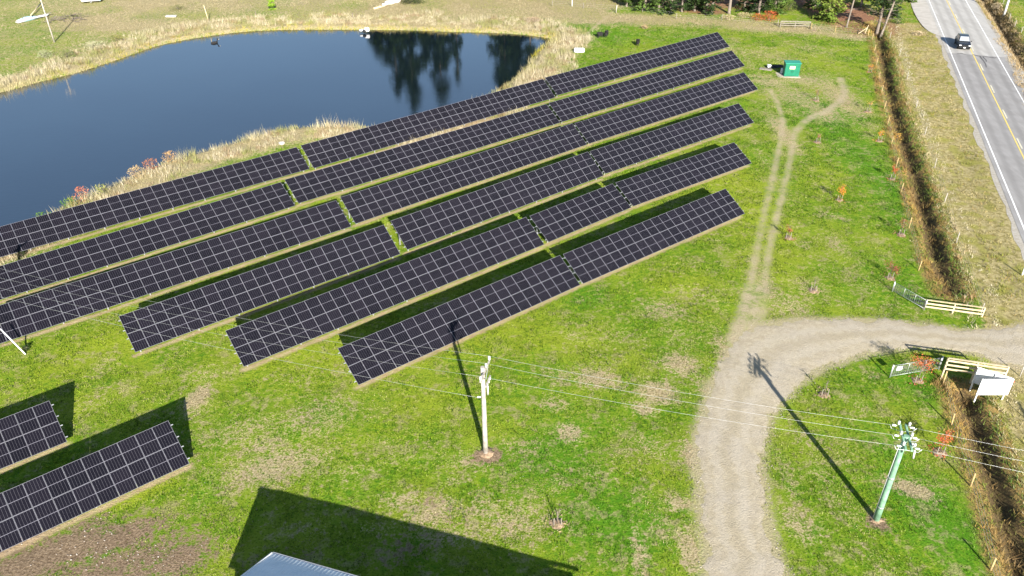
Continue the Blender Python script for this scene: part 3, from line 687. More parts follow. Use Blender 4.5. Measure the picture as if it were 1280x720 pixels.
# guy wire of the left pole with its white guard
ga = V(33, 444); gt = b0 + Vector((0, 0, 6.8)); root = empty('guy_wire', ga); tag(root, 'slanting guy wire with white plastic guard anchored in the grass at the left edge', 'guy wire')
d_ = (gt - ga); MB().tube([(0, 0, -.05), d_ * .97], .012, 6).build('cable', M['wire'], root)
MB().tube([d_.normalized() * .1, d_.normalized() * 2.9], .055, 10).build('guard', M['white_plastic'], root)

# ================================================================ vegetation
def tufts(name, x, y, z, h, cols, k=3, wid=.03, lean=.35, spread=.08, mat='blade'):
    n = len(x)
    X_ = np.repeat(x, k); Y_ = np.repeat(y, k); Z_ = np.repeat(z, k); Hh = np.repeat(h, k) * RNG.uniform(.6, 1.1, n * k); Cc = np.repeat(cols, k, 0) * RNG.uniform(.75, 1.2, (n * k, 1))
    sp = spread * np.ones(n * k) if np.isscalar(spread) else np.repeat(spread, k)
    X_ = X_ + RNG.normal(0, 1, n * k) * sp; Y_ = Y_ + RNG.normal(0, 1, n * k) * sp
    a = RNG.uniform(0, 2 * np.pi, n * k); b = RNG.uniform(0, 2 * np.pi, n * k); W2 = (wid if np.isscalar(wid) else np.repeat(wid, k)) * RNG.uniform(.6, 1.3, n * k)
    le = Hh * lean * RNG.uniform(.2, 1.4, n * k)
    v = np.zeros((n * k, 3, 3))
    v[:, 0] = np.stack([X_ - np.cos(a) * W2, Y_ - np.sin(a) * W2, Z_ - .03], 1)
    v[:, 1] = np.stack([X_ + np.cos(a) * W2, Y_ + np.sin(a) * W2, Z_ - .03], 1)
    v[:, 2] = np.stack([X_ + np.cos(b) * le, Y_ + np.sin(b) * le, Z_ + Hh], 1)
    c = np.repeat(Cc, 3, 0)
    return tri_mesh(name, v.reshape(-1, 3), c, M[mat])
def fld(x, y): return fields(x, y)
def mixc(a, b, f): return a * (1 - f[:, None]) + b * f[:, None]
C = lambda *a: np.array(a, float)
def in_view(x, y, pad=40):
    d = np.stack([x, y, np.zeros_like(x)], 1) - CAM; zz = d @ Fv; u = 640 + F_PX * (d @ Rv) / zz; v = 360 - F_PX * (d @ Uv) / zz
    return (u > -pad) & (u < 1280 + pad) & (v > -pad) & (v < 720 + pad)
def sample(n, x0, x1, y0, y1, power=0.):
    x = RNG.uniform(x0, x1, n); y = RNG.uniform(y0, y1, n)
    k = in_view(x, y); return x[k], y[k]

# lawn blades and broad-leaved clumps, densest near the camera
x, y = sample(520000, -75, 62, 24, 108); x2, y2 = sample(150000, -60, 75, 100, 152)
x = np.concatenate([x, x2]); y = np.concatenate([y, y2])
f_ = fld(x, y); k = (f_['pond'] > 2.5) & (f_['drive'] > .35 - .8 * RNG.random(len(x))**2) & (f_['ditch'] > 1.3) & (f_['verge'] < .3) & (f_['track'] > .45) & (road_u(x, y) < -1.5) & (f_['soil'] < .55 + .4 * RNG.random(len(x))) & (f_['strip'] > .45)
dens = vnoise(x, y, 1.6, 41) * .6 + vnoise(x, y, .6, 42) * .4; k &= (dens > .50 - .12 * RNG.random(len(x)))
x, y = x[k], y[k]; dryv = f_['dry'][k]
p = vnoise(x, y, 7, 43); q = vnoise(x, y, 1.3, 44); r = RNG.random(len(x))
cols = mixc(np.tile(C(.08, .19, .008), (len(x), 1)), C(.23, .325, .016), np.clip(p * .6 + q * .6 - .1, 0, 1))
cols = mixc(cols, C(.36, .36, .11), (r > .80) * .6)
hv = f_['hue'][k] + (q - .5) * 1.2; cols = mixc(cols, C(.28, .34, .022), np.clip(hv * .7, 0, .65)); cols = mixc(cols, C(.07, .215, .010), np.clip(-hv * .8, 0, .8))
d_ = np.clip((dryv + (q - .5) * 1.1 - .25) * 1.9, 0, 1) * .95; cols = mixc(cols, C(.46, .38, .22), d_)
cols = mixc(cols, C(.028, .07, .006), (r < .30) * (1 - d_))
nr = np.clip((y - 30) / 90, 0, 1)
tag(tufts('lawn_grass', x, y, ground_z(x, y), RNG.uniform(.05, .17, len(x)) * (1 - .5 * d_), cols, 2, .028 + .03 * nr, .8, .10), kind='stuff')

# pale straw and weed stalks on the dry patches
x, y = sample(120000, -70, 60, 24, 125); x2, y2 = sample(130000, -110, 75, 125, 185); x = np.concatenate([x, x2]); y = np.concatenate([y, y2]); f_ = fld(x, y)
k = (f_['dry'] + (vnoise(x, y, .8, 45) - .5) * .8 > .45) & (f_['pond'] > 2) & (f_['drive'] > .1) & (f_['ditch'] > 1) & (road_u(x, y) < -1.5)
x, y = x[k], y[k]; q = RNG.random(len(x)); cols = mixc(np.tile(C(.26, .22, .10), (len(x), 1)), C(.56, .47, .29), q); cols = mixc(cols, C(.22, .25, .04), (vnoise(x, y, 5, 71) > .6) * .6)
tag(tufts('dry_grass', x, y, ground_z(x, y), RNG.uniform(.03, .12, len(x)) * (1 + 1.6 * (y > 125)), cols, 2, .03, 1.2, .08), kind='stuff')

# tall grass and sedge round the pond
x, y = sample(150000, -130, 40, 55, 178); dp = sdf(x, y, POND)
wv = 5.0 + 4.5 * vnoise(x, y, 9, 46) + 4 * (y > 146) * vnoise(x, y, 6, 47)
k = (dp > .25) & (dp < wv) & (RNG.random(len(x)) < .85) & ((vnoise(x, y, 1.4, 48) > .30) | (dp < 1.2))
x, y, dp = x[k], y[k], dp[k]; q = vnoise(x, y, 2.2, 49); r = RNG.random(len(x)); far_ = (y > 132)
tanc = mixc(np.tile(C(.40, .34, .19), (len(x), 1)), C(.66, .58, .42), r)
tanc = mixc(tanc, C(.26, .28, .07), np.clip((q - .55) * 4, 0, .8)); tanc = mixc(tanc, C(.30, .18, .10), (vnoise(x, y, 1.1, 50) > .74) * .6)
gold = mixc(np.tile(C(.30, .30, .03), (len(x), 1)), C(.54, .42, .06), np.clip(q * 1.3 - .1 + .3 * r, 0, 1)); gold = mixc(gold, C(.11, .17, .02), (r < .3) * .8)
near_w = np.clip(1.6 - dp / 1.5, 0, 1) * np.where(far_ | (x > 5), 1, .35); cols = mixc(tanc, gold, near_w)
h = np.where(dp < 1.4, .40, .75) * RNG.uniform(.5, 1.25, len(x)) * (.5 + vnoise(x, y, 3.1, 51))
h = np.where((y < 140) & (dp < 2.5), h * 1.7, h)
tag(tufts('tall_bank_grass', x, y, ground_z(x, y), h, cols, 5, .028, .5, .16), kind='stuff')

# rough grass of the verge
x, y = sample(130000, 25, 115, 22, 178); f_ = fld(x, y); u = road_u(x, y)
k = ((f_['verge'] > .35) | ((f_['ditx'] > 1.0) & (u < -1.6) & (y < 175)) | ((u > 9.3) & (u < 30))) & (f_['drive'] > .15) & (f_['ditch'] > 1.2) & ((u < -1.5) | (u > 9.3)) & ~inside(x, y, [tuple(p) for p in ap])
k &= vnoise(x, y, .9, 52) > .34
x, y, u = x[k], y[k], u[k]; q = vnoise(x, y, 2.6, 53); r = RNG.random(len(x)); dl = f_['ditx'][k]
cols = mixc(np.tile(C(.26, .215, .065), (len(x), 1)), C(.56, .47, .24), r); cols = mixc(cols, C(.12, .10, .03), (r < .12) * .8); cols = mixc(cols, C(.20, .22, .03), np.clip((q - .45) * 4, 0, .85)); cols = mixc(cols, C(.42, .26, .08), (r > .93) * .7)
cols = mixc(cols, C(.09, .18, .02), ((u > 17) & (q > .3)) * .8)
cols = mixc(cols, C(.62, .54, .38), np.clip(1 - np.abs(u + 7.3 + (vnoise(x, y, 6, 54) - .5)) / .7, 0, 1) * .8); cols = mixc(cols, C(.60, .54, .42), np.clip(1 - np.abs(dl - 3.6 + (vnoise(x, y, 5, 55) - .5) * .7) / .55, 0, 1) * .9)
tag(tufts('verge_grass', x, y, ground_z(x, y), RNG.uniform(.08, .30, len(x)) * (.5 + q), cols, 3, .035, .9, .13), kind='stuff')

# weeds lining the ditches: orange dead growth on the west lip, dark green on the east side
x, y = sample(150000, 26, 120, 22, 178)
dd = np.minimum(*[seg_dist(x, y, q_) for q_ in DITCH]); d3 = seg_dist(x, y, DITCH3); dm = np.minimum(dd, d3)
k = (dm < 1.5 + 1.3 * vnoise(x, y, 2.1, 77)) & (sdf(x, y, DRIVE) > .3) & (RNG.random(len(x)) < np.where(dm < .7, .6, .98)); x, y, dm = x[k], y[k], dm[k]; is3 = (d3[k] < dd[k])
f_ = fld(x, y); east = f_['ditx'] > .15; r = RNG.random(len(x)); q = vnoise(x, y, 1.5, 56)
west_c = mixc(np.tile(C(.30, .17, .05), (len(x), 1)), C(.42, .32, .08), r); west_c = mixc(west_c, C(.15, .09, .05), (q > .6) * .6); west_c = mixc(west_c, C(.12, .19, .025), (q < .42) * .8)
east_c = mixc(np.tile(C(.055, .11, .018), (len(x), 1)), C(.14, .22, .03), r); east_c = mixc(east_c, C(.56, .44, .28), np.clip((dm - 1.35) * 1.6, 0, 1) * .8); east_c = mixc(east_c, C(.34, .16, .06), (q > .68) * .5)
cols = np.where(east[:, None], east_c, west_c); cols = mixc(cols, C(.26, .17, .08), np.clip(1.1 - dm, 0, 1) * .6)
cols = np.where(is3[:, None], mixc(np.tile(C(.36, .25, .12), (len(x), 1)), C(.52, .42, .26), r), cols)
tag(tufts('ditch_weeds', x, y, ground_z(x, y), RNG.uniform(.12, .5, len(x)) * (.5 + q), cols, 4, .035, .8, .12), kind='stuff')

# loose stones on the bare soil and along the driveway edges
mbs = MB(); rnd = random.Random(5)
def stones(cx, cy, rx, ry, n, s0, s1):
    for _ in range(int(n * .3)):
        px, py = rnd.gauss(cx, rx), rnd.gauss(cy, ry); P = un(px, py); s = rnd.uniform(s0, s1) * .6
        z = float(ground_z(np.array([P[0]]), np.array([P[1]]))[0]); mbs.blob((P[0], P[1], z + s * .2), (s, s * rnd.uniform(.6, 1), s * .55), 5, 3, .25, rnd=rnd)
for a in [(80, 690, 50, 14, 130, .03, .10), (170, 690, 40, 14, 140, .03, .10), (215, 700, 30, 10, 60, .03, .08), (130, 660, 20, 8, 60, .03, .09), (250, 560, 50, 40, 70, .02, .06), (330, 560, 60, 30, 70, .02, .06), (600, 620, 70, 30, 160, .025, .07), (640, 665, 40, 18, 90, .03, .07), (660, 600, 60, 40, 60, .02, .05)]: stones(*a)
for i in range(0, n - 1 if False else 419, 1):
    for E_ in (A2, B2):
        if rnd.random() < .5:
            P = E_[i] + np.array([rnd.gauss(0, .25), rnd.gauss(0, .25)]); s = rnd.uniform(.02, .05); mbs.blob((P[0], P[1], .04), (s, s, s * .6), 5, 3, .25, rnd=rnd)
tag(mbs.build('loose_stones', simple('pale_stones', (.48, .43, .37), (.28, .24, .20), .9, 0, .9)), kind='stuff')

def leaves(name, P, N_size, cols, mat='leaf', flat=.5):
    """soup of leaf sprays at points P (n,3)"""
    n = len(P); s = N_size * RNG.uniform(.6, 1.35, n)
    a = RNG.uniform(0, 2 * np.pi, n); u = np.stack([np.cos(a), np.sin(a), RNG.normal(0, flat * .6, n)], 1); u /= np.linalg.norm(u, axis=1)[:, None]
    w_ = np.stack([-np.sin(a), np.cos(a), RNG.normal(0, flat * 1.5, n)], 1); w_ /= np.linalg.norm(w_, axis=1)[:, None]
    v = np.zeros((n, 4, 3)); v[:, 0] = P - u * s[:, None]; v[:, 1] = P - w_ * s[:, None] * .5; v[:, 2] = P + u * s[:, None]; v[:, 3] = P + w_ * s[:, None] * .5
    return tri_mesh(name, v.reshape(-1, 3), np.repeat(cols, 4, 0), M[mat], 4)

def conifer(base, h, R, cb=.12, label='', nb=9, cols=((.018, .035, .012), (.045, .075, .020)), trunk='bark', tr=.22, lean=(0, 0), name='pine_tree', dens=1.4, bare=0, group=None, leaf=.30):
    root = empty(name, (base[0], base[1], float(ground_z(np.array([base[0]]), np.array([base[1]]))[0]) - .05)); tag(root, label, 'tree', group or 'tall conifers along the far edge of the field')
    tip = Vector((lean[0], lean[1], h)); ax = lambda t: Vector((lean[0] * t, lean[1] * t, h * t))
    MB().tube([ax(0), ax(.02), ax(.3), ax(.6), ax(.85), ax(.98)], [tr * 1.5, tr * 1.1, tr * .85, tr * .55, tr * .25, .03], 9).build('trunk', M[trunk], root)
    pts = []; sh_ = []; lim = MB(); z = cb
    while z < .985:
        t_ = (z - cb) / (1 - cb); r = R * (1 - t_)**.75 * (.55 + .45 * min(1, t_ * 5)) ; nbr = random.randint(nb // 2, nb)
        for _ in range(nbr):
            a = random.uniform(0, 2 * math.pi); L = r * random.uniform(.45, 1.15) + .15; dr = random.uniform(-.30, .05); z0 = ax(z + random.uniform(-.01, .01))
            tipb = z0 + Vector((math.cos(a) * L, math.sin(a) * L, dr * L)); 
            if L > .8: lim.tube([z0, z0.lerp(tipb, .85)], [tr * .14 + .01, .012], 4, caps=False)
            m_ = max(3, int(L * 9 * dens))
            for i in range(m_):
                f2 = random.uniform(.15, 1) ** .7; p_ = z0.lerp(tipb, f2); sp = .10 + .22 * L * (1 - f2) * .5 + .12
                pts.append((p_.x + random.gauss(0, sp), p_.y + random.gauss(0, sp), p_.z + random.gauss(0, sp * .55) - .1)); sh_.append(f2)
        z += random.uniform(.55, .95) / h * 1.2
    for _ in range(bare):
        zz = random.uniform(.12, cb); a = random.uniform(0, 6.28); L = random.uniform(.6, 2.6); z0 = ax(zz); lim.tube([z0, z0 + Vector((math.cos(a) * L, math.sin(a) * L, random.uniform(-.2, .3) * L))], [.035, .008], 4, caps=False)
    lim.build('limbs', M[trunk], root)
    P = np.array(pts); q = vnoise(P[:, 0] + 50 + base[0], P[:, 2] * 1.3 + P[:, 1], 1.1, 60); c = mixc(np.tile(C(*cols[0]), (len(P), 1)), C(*cols[1]), np.clip(q + RNG.normal(0, .18, len(P)), 0, 1))
    o = leaves('crown', P, leaf, c, flat=.55); o.parent = root
    return root
GD = ((.018, .036, .012), (.050, .085, .022)); GY = ((.09, .15, .02), (.26, .31, .06)); GM = ((.05, .09, .018), (.13, .20, .04))
def B(px, py): p = un(px, py); return (p[0], p[1])
# behind the far bank: seen mirrored in the pond
for a in [
 (B(463, -10), 13.5, 5.0, .03, 'shortest of the pines mirrored in the pond, leftmost behind the far bank', 10, GD),
 (B(487, -7), 22, 6.2, .03, 'tall pine behind the far bank, mirrored left of the tallest reflection', 9, GD),
 (B(507, -7), 26.5, 5.8, .05, 'tallest pine behind the far bank, mirrored as the longest dark reflection in the pond', 9, GD),
 (B(545, -8), 25, 5.2, .05, 'slender pine behind the far bank mirrored right of the longest reflection', 9, GD),
 (B(527, -14), 17, 3.4, .06, 'lower pine between the two longest pond reflections', 9, GD),
 (B(568, -10), 20, 1.6, .22, 'thin sparse pine mirrored as a narrow broken reflection in the pond', 6, GD),
 (B(630, -5), 27, 4.6, .05, 'dense pine mirrored at the pond tip, left of the bare trunk', 11, GD),
 (B(646, -10), 28, 5.0, .05, 'dense pine mirrored at the very right tip of the pond', 11, GD),
 (B(663, -6), 22, 2.0, .45, 'thin pine with a long bare trunk mirrored at the pond tip', 7, GD),
 (B(690, -12), 22, 4.2, .08, 'pine behind the fence to the right of the pond tip', 9, GD),
 (B(740, -10), 20, 3.2, .12, 'pine behind the field fence, above the pale trench line', 9, GD),
 (B(782, -6), 19, 3.0, .10, 'pine behind the fence left of the green fringed trunks', 9, GD)]:
    conifer(*a, dens=2.4, leaf=.42)
conifer(B(823, 15), 17, 3.9, .03, 'dark trunked green pine above the first row, leftmost of the trunks along the top edge', 9, GM, 'bark', .22)
conifer(B(852, 15), 18, 3.6, .30, 'pine with a pale straight trunk, second of the trunks along the top edge', 8, GM, 'paletrunk', .20, bare=6)
conifer(B(872, 4), 14, 3.3, .03, 'low branched green pine between two pale trunks on the top edge', 10, GM, 'bark', .2)
conifer(B(889, 17), 19, 3.6, .32, 'pine with a pale leaning trunk above the right end of the first solar row', 8, GM, 'paletrunk', .24, (.8, 0), bare=5)
conifer(B(911, 17), 20, 3.9, .33, 'pine with the thickest pale trunk above the first solar row', 8, GM, 'paletrunk', .28, bare=4)
conifer(B(948, 17), 15, 3.8, .07, 'dark dense pine right behind the red shrub', 9, GD, 'bark', .24, bare=10)
conifer(B(972, 8), 11, 3.0, .03, 'mid green fir just right of the red shrub', 11, GM, 'bark', .16, name='fir_tree')
conifer(B(1000, -14), 18, 3.4, .08, 'dark fir between the two light green firs at the top edge', 9, GD, 'bark', .22, name='fir_tree')
conifer(B(1034, 25), 9.5, 3.7, .03, 'broad light green young fir behind the timber rail fence', 16, GY, 'bark', .15, name='fir_tree', dens=1.5)
conifer(B(1058, 34), 17, 2.2, .45, 'slim pale trunked pine right of the broad light green fir', 7, GM, 'paletrunk', .15, (1.0, 0), bare=14)
conifer(B(1097, 37), 18, 3.6, .24, 'dark trunked pine close behind the leaning pale trunk at the yard entrance', 8, GD, 'bark', .26, bare=12)
conifer(B(1101, 43), 17, 2.6, .42, 'pale leaning pine trunk with bare side branches at the head of the ditch', 7, GM, 'paletrunk', .19, (2.6, 0), bare=22)
conifer(B(1128, 2), 9.5, 3.8, .06, 'spreading green pine beside the pale road apron at the top', 12, GM, 'bark', .2, dens=1.2)
conifer(B(1078, -22), 20, 3.6, .10, 'dark pine standing in the shaded yard behind the pale trunks', 9, GD, 'bark', .26)
conifer(B(920, -22), 20, 3.4, .10, 'dark pine deep behind the thickest pale trunk', 9, GD, 'bark', .26)
conifer(B(838, -20), 20, 3.4, .08, 'dark pine deep behind the leftmost trunk of the top edge', 9, GD, 'bark', .26)
for a in [(B(806, 13), 15, 3.6, .03, 'low branched dark pine at the left end of the top right tree belt', 10, GM), (B(838, 16), 16, 3.8, .03, 'dense green pine behind the first pale trunk', 10, GD), (B(868, 14), 19, 4.0, .04, 'dense dark pine behind the second pale trunk', 10, GD), (B(882, 18), 17, 3.6, .05, 'dark pine between the two thick pale trunks', 9, GD),
          (B(930, 13), 14, 3.4, .04, 'dark pine left of the dense pine over the red shrub', 10, GD), (B(968, 17), 9, 3.2, .03, 'mid green fir right over the larger red shrub', 12, GM), (B(1018, 9), 11, 3.2, .03, 'mid green fir behind and left of the broad light green fir', 12, GM), (B(1076, 8), 15, 3.4, .12, 'dark pine in the yard between the two groups of pale trunks', 10, GD), (B(1112, 23), 12, 3.2, .10, 'dark green pine between the leaning trunk and the pale road apron', 10, GD), (B(783, 8), 8, 2.4, .03, 'small dark fir at the far left of the top right tree belt', 10, GM)]: conifer(*a)
conifer(B(340, 12), 2.3, .55, .05, 'lone small bright green tree on the tan bank across the pond', 12, ((.14, .26, .02), (.26, .38, .04)), 'bark', .05, name='young_tree', dens=3, group=None or 'young single trees')

def shrub(px, py, r, h, c0, c1, label, n=None, name='shrub', cat='shrub', group=None, ls=.09, stems=True):
    P0 = un(px, py); gz_ = float(ground_z(np.array([P0[0]]), np.array([P0[1]]))[0]); root = empty(name, (P0[0], P0[1], gz_)); tag(root, label, cat, group)
    n = n or int(170 * r * r * max(1, h)) + 90
    a = RNG.uniform(0, 6.283, n); t_ = RNG.random(n); q = RNG.random(n)**.5
    rr = r * q * np.sqrt(np.clip(1 - (t_ * 1.6 - .65)**2, .08, 1)); lump = 1 + .35 * np.sin(a * 3 + px) * np.cos(t_ * 5 + py)
    P = np.stack([np.cos(a) * rr * lump, np.sin(a) * rr * lump, h * (.08 + .92 * t_)], 1)
    c = mixc(np.tile(C(*c0), (n, 1)), C(*c1), RNG.random(n)); o = leaves('foliage', P, ls, c, flat=1.); o.parent = root
    mb = MB()
    for _ in range(7):
        aa = random.uniform(0, 6.28); mb.tube([(0, 0, -.05), (math.cos(aa) * r * .3, math.sin(aa) * r * .3, h * .5), (math.cos(aa) * r * .6, math.sin(aa) * r * .6, h * .85)], [.03, .02, .008], 5, caps=False)
    mb.build('stems', M['bark'], root); return root
RED = ((.42, .08, .035), (.55, .17, .06)); ORG = ((.60, .20, .03), (.70, .34, .06)); BRN = ((.26, .10, .06), (.40, .18, .09)); TAN = ((.42, .33, .20), (.60, .50, .34)); GRN = ((.06, .15, .02), (.16, .28, .03))
for a in [(946, 26, 1.1, 1.3, *RED, 'low red shrub under the dark dense pine, left of a taller red one'), (962, 26, 1.6, 1.8, *RED, 'larger red shrub at the field edge under the dark dense pine'),
          (104, 250, .85, 1.7, (.42, .11, .06), (.55, .22, .12), 'coral red bush on the near pond bank above the first solar row'), (88, 256, 1.1, 1.0, *GRN, 'bright green bush left of the coral red bush on the pond bank'), (52, 270, .9, .9, *GRN, 'green bush on the pond bank at the far left'),
          (128, 243, 1.0, 1.2, (.20, .24, .05), (.42, .40, .16), 'olive bush right of the coral red bush on the pond bank'), (190, 213, .9, 1.5, *BRN, 'brown weedy bush on the near pond bank'), (172, 221, 1.0, 1.3, (.40, .27, .13), (.52, .40, .22), 'sandy orange bush left of the brown one on the pond bank'), (213, 203, .9, 1.4, (.38, .22, .09), (.52, .34, .16), 'rusty orange bush furthest right on the near pond bank'),
          (84, 72, 1.5, 1.3, (.10, .14, .03), (.26, .28, .10), 'dark green bush on the far bank below the thin pole'), (148, 52, 1.3, 1.2, (.12, .12, .03), (.30, .26, .08), 'brownish green bush on the far bank at left'), (56, 72, 1.4, 1.2, (.28, .32, .16), (.42, .42, .24), 'grey green bush beneath the thin pole across the pond'),
          (118, 60, 2.0, 1.1, (.36, .36, .20), (.50, .46, .30), 'pale grey green thicket on the far bank at left'), (222, 12, 1.8, .9, (.16, .17, .06), (.30, .28, .13), 'low dark bush beside the grey slab across the pond'),
          (512, 5, 2.0, 1.4, (.02, .035, .012), (.06, .08, .03), 'dark shrub beside the white rocks across the pond'), (523, 5, 1.4, 1.2, (.03, .05, .015), (.09, .12, .04), 'dark shrub just right of the larger dark one across the pond'),
          (1122, 30, 1.1, 1.2, (.03, .07, .015), (.09, .15, .03), 'small dark green bush next to the pale road apron'), (33, 438, .32, .45, (.03, .05, .015), (.07, .11, .03), 'tiny dark weed beside the white guy guard'),
          (27, 321, .5, .6, (.02, .035, .01), (.05, .07, .02), 'dark weed growing between the first and second solar rows'), (806, 36, .8, .7, (.40, .26, .14), (.52, .38, .22), 'brown dry bush on the grass above the sheep'),
          (800, 6, 1.8, 1.6, (.05, .09, .02), (.14, .20, .04), 'green undergrowth left of the dark trunked pine'), (838, 12, 1.6, 2.0, (.04, .08, .018), (.12, .18, .035), 'green undergrowth between the dark trunk and the first pale trunk'), (865, 10, 1.8, 1.8, (.03, .06, .015), (.10, .15, .03), 'dark undergrowth right of the first pale trunk'), (930, 12, 2.0, 1.2, (.10, .055, .03), (.24, .15, .07), 'brown undergrowth left of the red shrubs'), (985, 14, 1.5, 2.2, (.07, .12, .02), (.20, .26, .05), 'light green bush between the red shrub and the broad light green fir'), (930, 22, 1.6, .8, (.4, .32, .16), (.58, .48, .28), 'dry yellow grass clump left of the red shrubs'), (910, 24, 1.4, .8, (.4, .32, .16), (.58, .48, .28), 'dry yellow grass clump at the foot of the thickest pale trunk'), (1148, 44, 1.2, .7, (.46, .34, .2), (.6, .48, .32), 'dry orange tan clump at the corner of the road apron'), (668, 28, 1.8, .9, (.34, .24, .16), (.5, .38, .26), 'brown dry thicket beside the pond tip'), (1248, 6, 1.2, 1.2, *TAN, 'dry tan bush at the foot of the white roadside pole'), (1123, 168, .6, .8, (.4, .22, .05), (.55, .35, .08), 'orange weed clump beside the upper ditch')]:
    shrub(*a)

# saplings with stakes and mulch rings
def sapling(px, py, h, c0, c1, label, r=.42, n=150, crown_z=.72, lean=None):
    n = int(n * 1.6); r = r * random.uniform(.85, 1.1)
    P0 = un(px, py); gz_ = float(ground_z(np.array([P0[0]]), np.array([P0[1]]))[0]); root = empty('sapling', (P0[0], P0[1], gz_)); tag(root, label, 'sapling', 'staked saplings planted on the lawn')
    lx, ly = random.uniform(-.08, .08), random.uniform(-.08, .08)
    MB().tube([(0, 0, 0), (lx * .5, ly * .5, h * .5), (lx, ly, h * .95)], [.035, .025, .01], 6).build('trunk', M['bark'], root)
    mb = MB(); tips = []
    for _ in range(11):
        a = random.uniform(0, 6.28); z0 = h * random.uniform(.35, .85); L = r * random.uniform(.4, 1.25); e = Vector((math.cos(a) * L, math.sin(a) * L, z0 + random.uniform(.2, .9) * r + .1))
        mb.tube([(lx * .6, ly * .6, z0), e * .5 + Vector((0, 0, z0)) * .5, e], [.016, .010, .004], 4, caps=False); tips.append(e)
    mb.build('twigs', M['bark'], root)
    if n:
        ti = RNG.integers(0, len(tips), n); f3 = RNG.uniform(.45, 1.1, n); T_ = np.array([tuple(e) for e in tips])[ti]; b3 = np.array([lx, ly, h * .6])
        P = b3 + (T_ - b3) * f3[:, None] + RNG.normal(0, .11 * r / .42, (n, 3))
        o = leaves('crown', P, .06, mixc(np.tile(C(*c0), (n, 1)), C(*c1), RNG.random(n)), flat=1.); o.parent = root
    for sx_ in (-.24, .22):
        MB().box((sx_, -.12, .30), (.05, .04, .72)).build('stake', M['greywood'], root)
    o = bump_soil(None, 'mulch_ring', .50, None, root); o.scale = (1, 1, .6)
    n2 = 26; a = RNG.uniform(0, 6.283, n2); rr = .3 + .55 * RNG.random(n2); P = np.stack([np.cos(a) * rr, np.sin(a) * rr, .06 + 0 * a], 1)
    o = leaves('fallen_leaves', P, .09, mixc(np.tile(C(*c0), (n2, 1)), C(.6, .4, .2), RNG.random(n2) * .5), flat=.25); o.parent = root
    return root
for a in [(1049, 250, 1.75, *ORG, 'orange sapling standing alone in the middle of the right lawn', .40, 200), (1115, 224, 1.7, *RED, 'orange red sapling near the ditch, level with the lone orange one', .36, 150), (1126, 293, 1.9, *BRN, 'brownish sapling beside the ditch above the dark red one', .42, 110),
          (1112, 347, 1.6, (.22, .05, .04), (.36, .12, .07), 'dark red sapling just above the upper wire gate', .52, 190), (985, 297, 1.5, (.30, .08, .04), (.42, .16, .08), 'small rusty sapling right beside the two wheel tracks', .28, 90), (1016, 364, 1.3, *TAN, 'leafless sapling with pale stakes above the driveway', .25, 0),
          (1020, 126, 1.7, *BRN, 'bare brown sapling below the green cabinet', .35, 40), (1085, 140, 1.7, (.50, .26, .08), (.62, .38, .14), 'sparse orange sapling at the top right of the lawn', .35, 50), (1099, 176, 1.5, *ORG, 'yellow orange sapling close to the upper ditch', .28, 90),
          (1030, 494, 1.6, *TAN, 'leafless sapling inside the driveway curve', .35, 0), (1147, 476, 2.3, *RED, 'largest red sapling, behind the wire gate with the white notice', .62, 330), (1174, 566, 1.9, *RED, 'bright red sapling between the green pole and the ditch', .50, 230),
          (1022, 178, 1.1, *BRN, 'tiny brown sapling beside the right wheel track', .2, 40), (697, 655, 1.3, *TAN, 'dead twig sapling low in the middle of the lawn', .2, 0), (1017, 38, 1.2, *TAN, 'tiny dry sapling just below the timber rail fence', .25, 20), (1087, 90, 1.0, *ORG, 'low orange sapling near the head of the ditch', .45, 60)]:
    sapling(*a)

# ================================================================ things on the ground
def gz1(x, y): return float(ground_z(np.array([x]), np.array([y]))[0])
# shed in the bottom left, roof corner only
root = empty('metal_shed', (-13.62, 29.25, 0), math.radians(-18.1)); tag(root, 'metal shed with pale blue ribbed roof at the bottom edge', 'shed')
LN, HW, EZ, RZ = 20.2, 3.15, 3.62, 5.1
mrf = simple('pale_blue_metal_roof', (.80, .82, .81), (.70, .73, .73), .7, .0, 1.2)
def slab(sgn):
    mb = MB(); y0, y1 = (0, -HW) if sgn > 0 else (-2 * HW, -HW)
    for i in range(int(LN / .23)):   # ribbed sheets
        xa = i * .23; 
        for xx, wd_, hh in ((xa + .095, .19, 0), (xa + .21, .04, .012)):
            mb.beam((xx, y0, EZ + hh), (xx, y1, RZ + hh), wd_, .04)
    return mb.build('roof', mrf, root)
slab(1); slab(-1)
MB().beam((0, -HW, RZ + .05), (LN, -HW, RZ + .05), .42, .05).build('ridge_cap', mrf, root)
MB().beam((-.02, 0, EZ + .0), (-.02, -HW, RZ), .05, .16).build('barge_board', M['whitepaint'], root)
MB().beam((0, .06, EZ - .05), (LN, .06, EZ - .05), .12, .10).build('gutter', M['galv'], root)
mwl = simple('grey_green_cladding', (.34, .36, .34), (.28, .30, .28), .7, 0, 2)
mb = MB(); x0, x1, y0, y1 = .3, LN - .3, -2 * HW + .3, -.3
mb.add([(x0, y0, 0), (x0, y1, 0), (x0, y1, EZ - .02), (x0, -HW, RZ - .12), (x0, y0, EZ - .02), (x1, y0, 0), (x1, y1, 0), (x1, y1, EZ - .02), (x1, -HW, RZ - .12), (x1, y0, EZ - .02)],
       [(0, 1, 2, 3, 4), (9, 8, 7, 6, 5), (1, 6, 7, 2), (0, 4, 9, 5)]); mb.build('wall', mwl, root)
MB().box((6, y1 + .03, 1.05), (1.0, .06, 2.1)).build('door', M['whitepaint'], root)
for xx in (10, 15): MB().box((xx, y1 + .03, 1.9), (1.2, .05, .9)).build('window', M['carglass'], root)

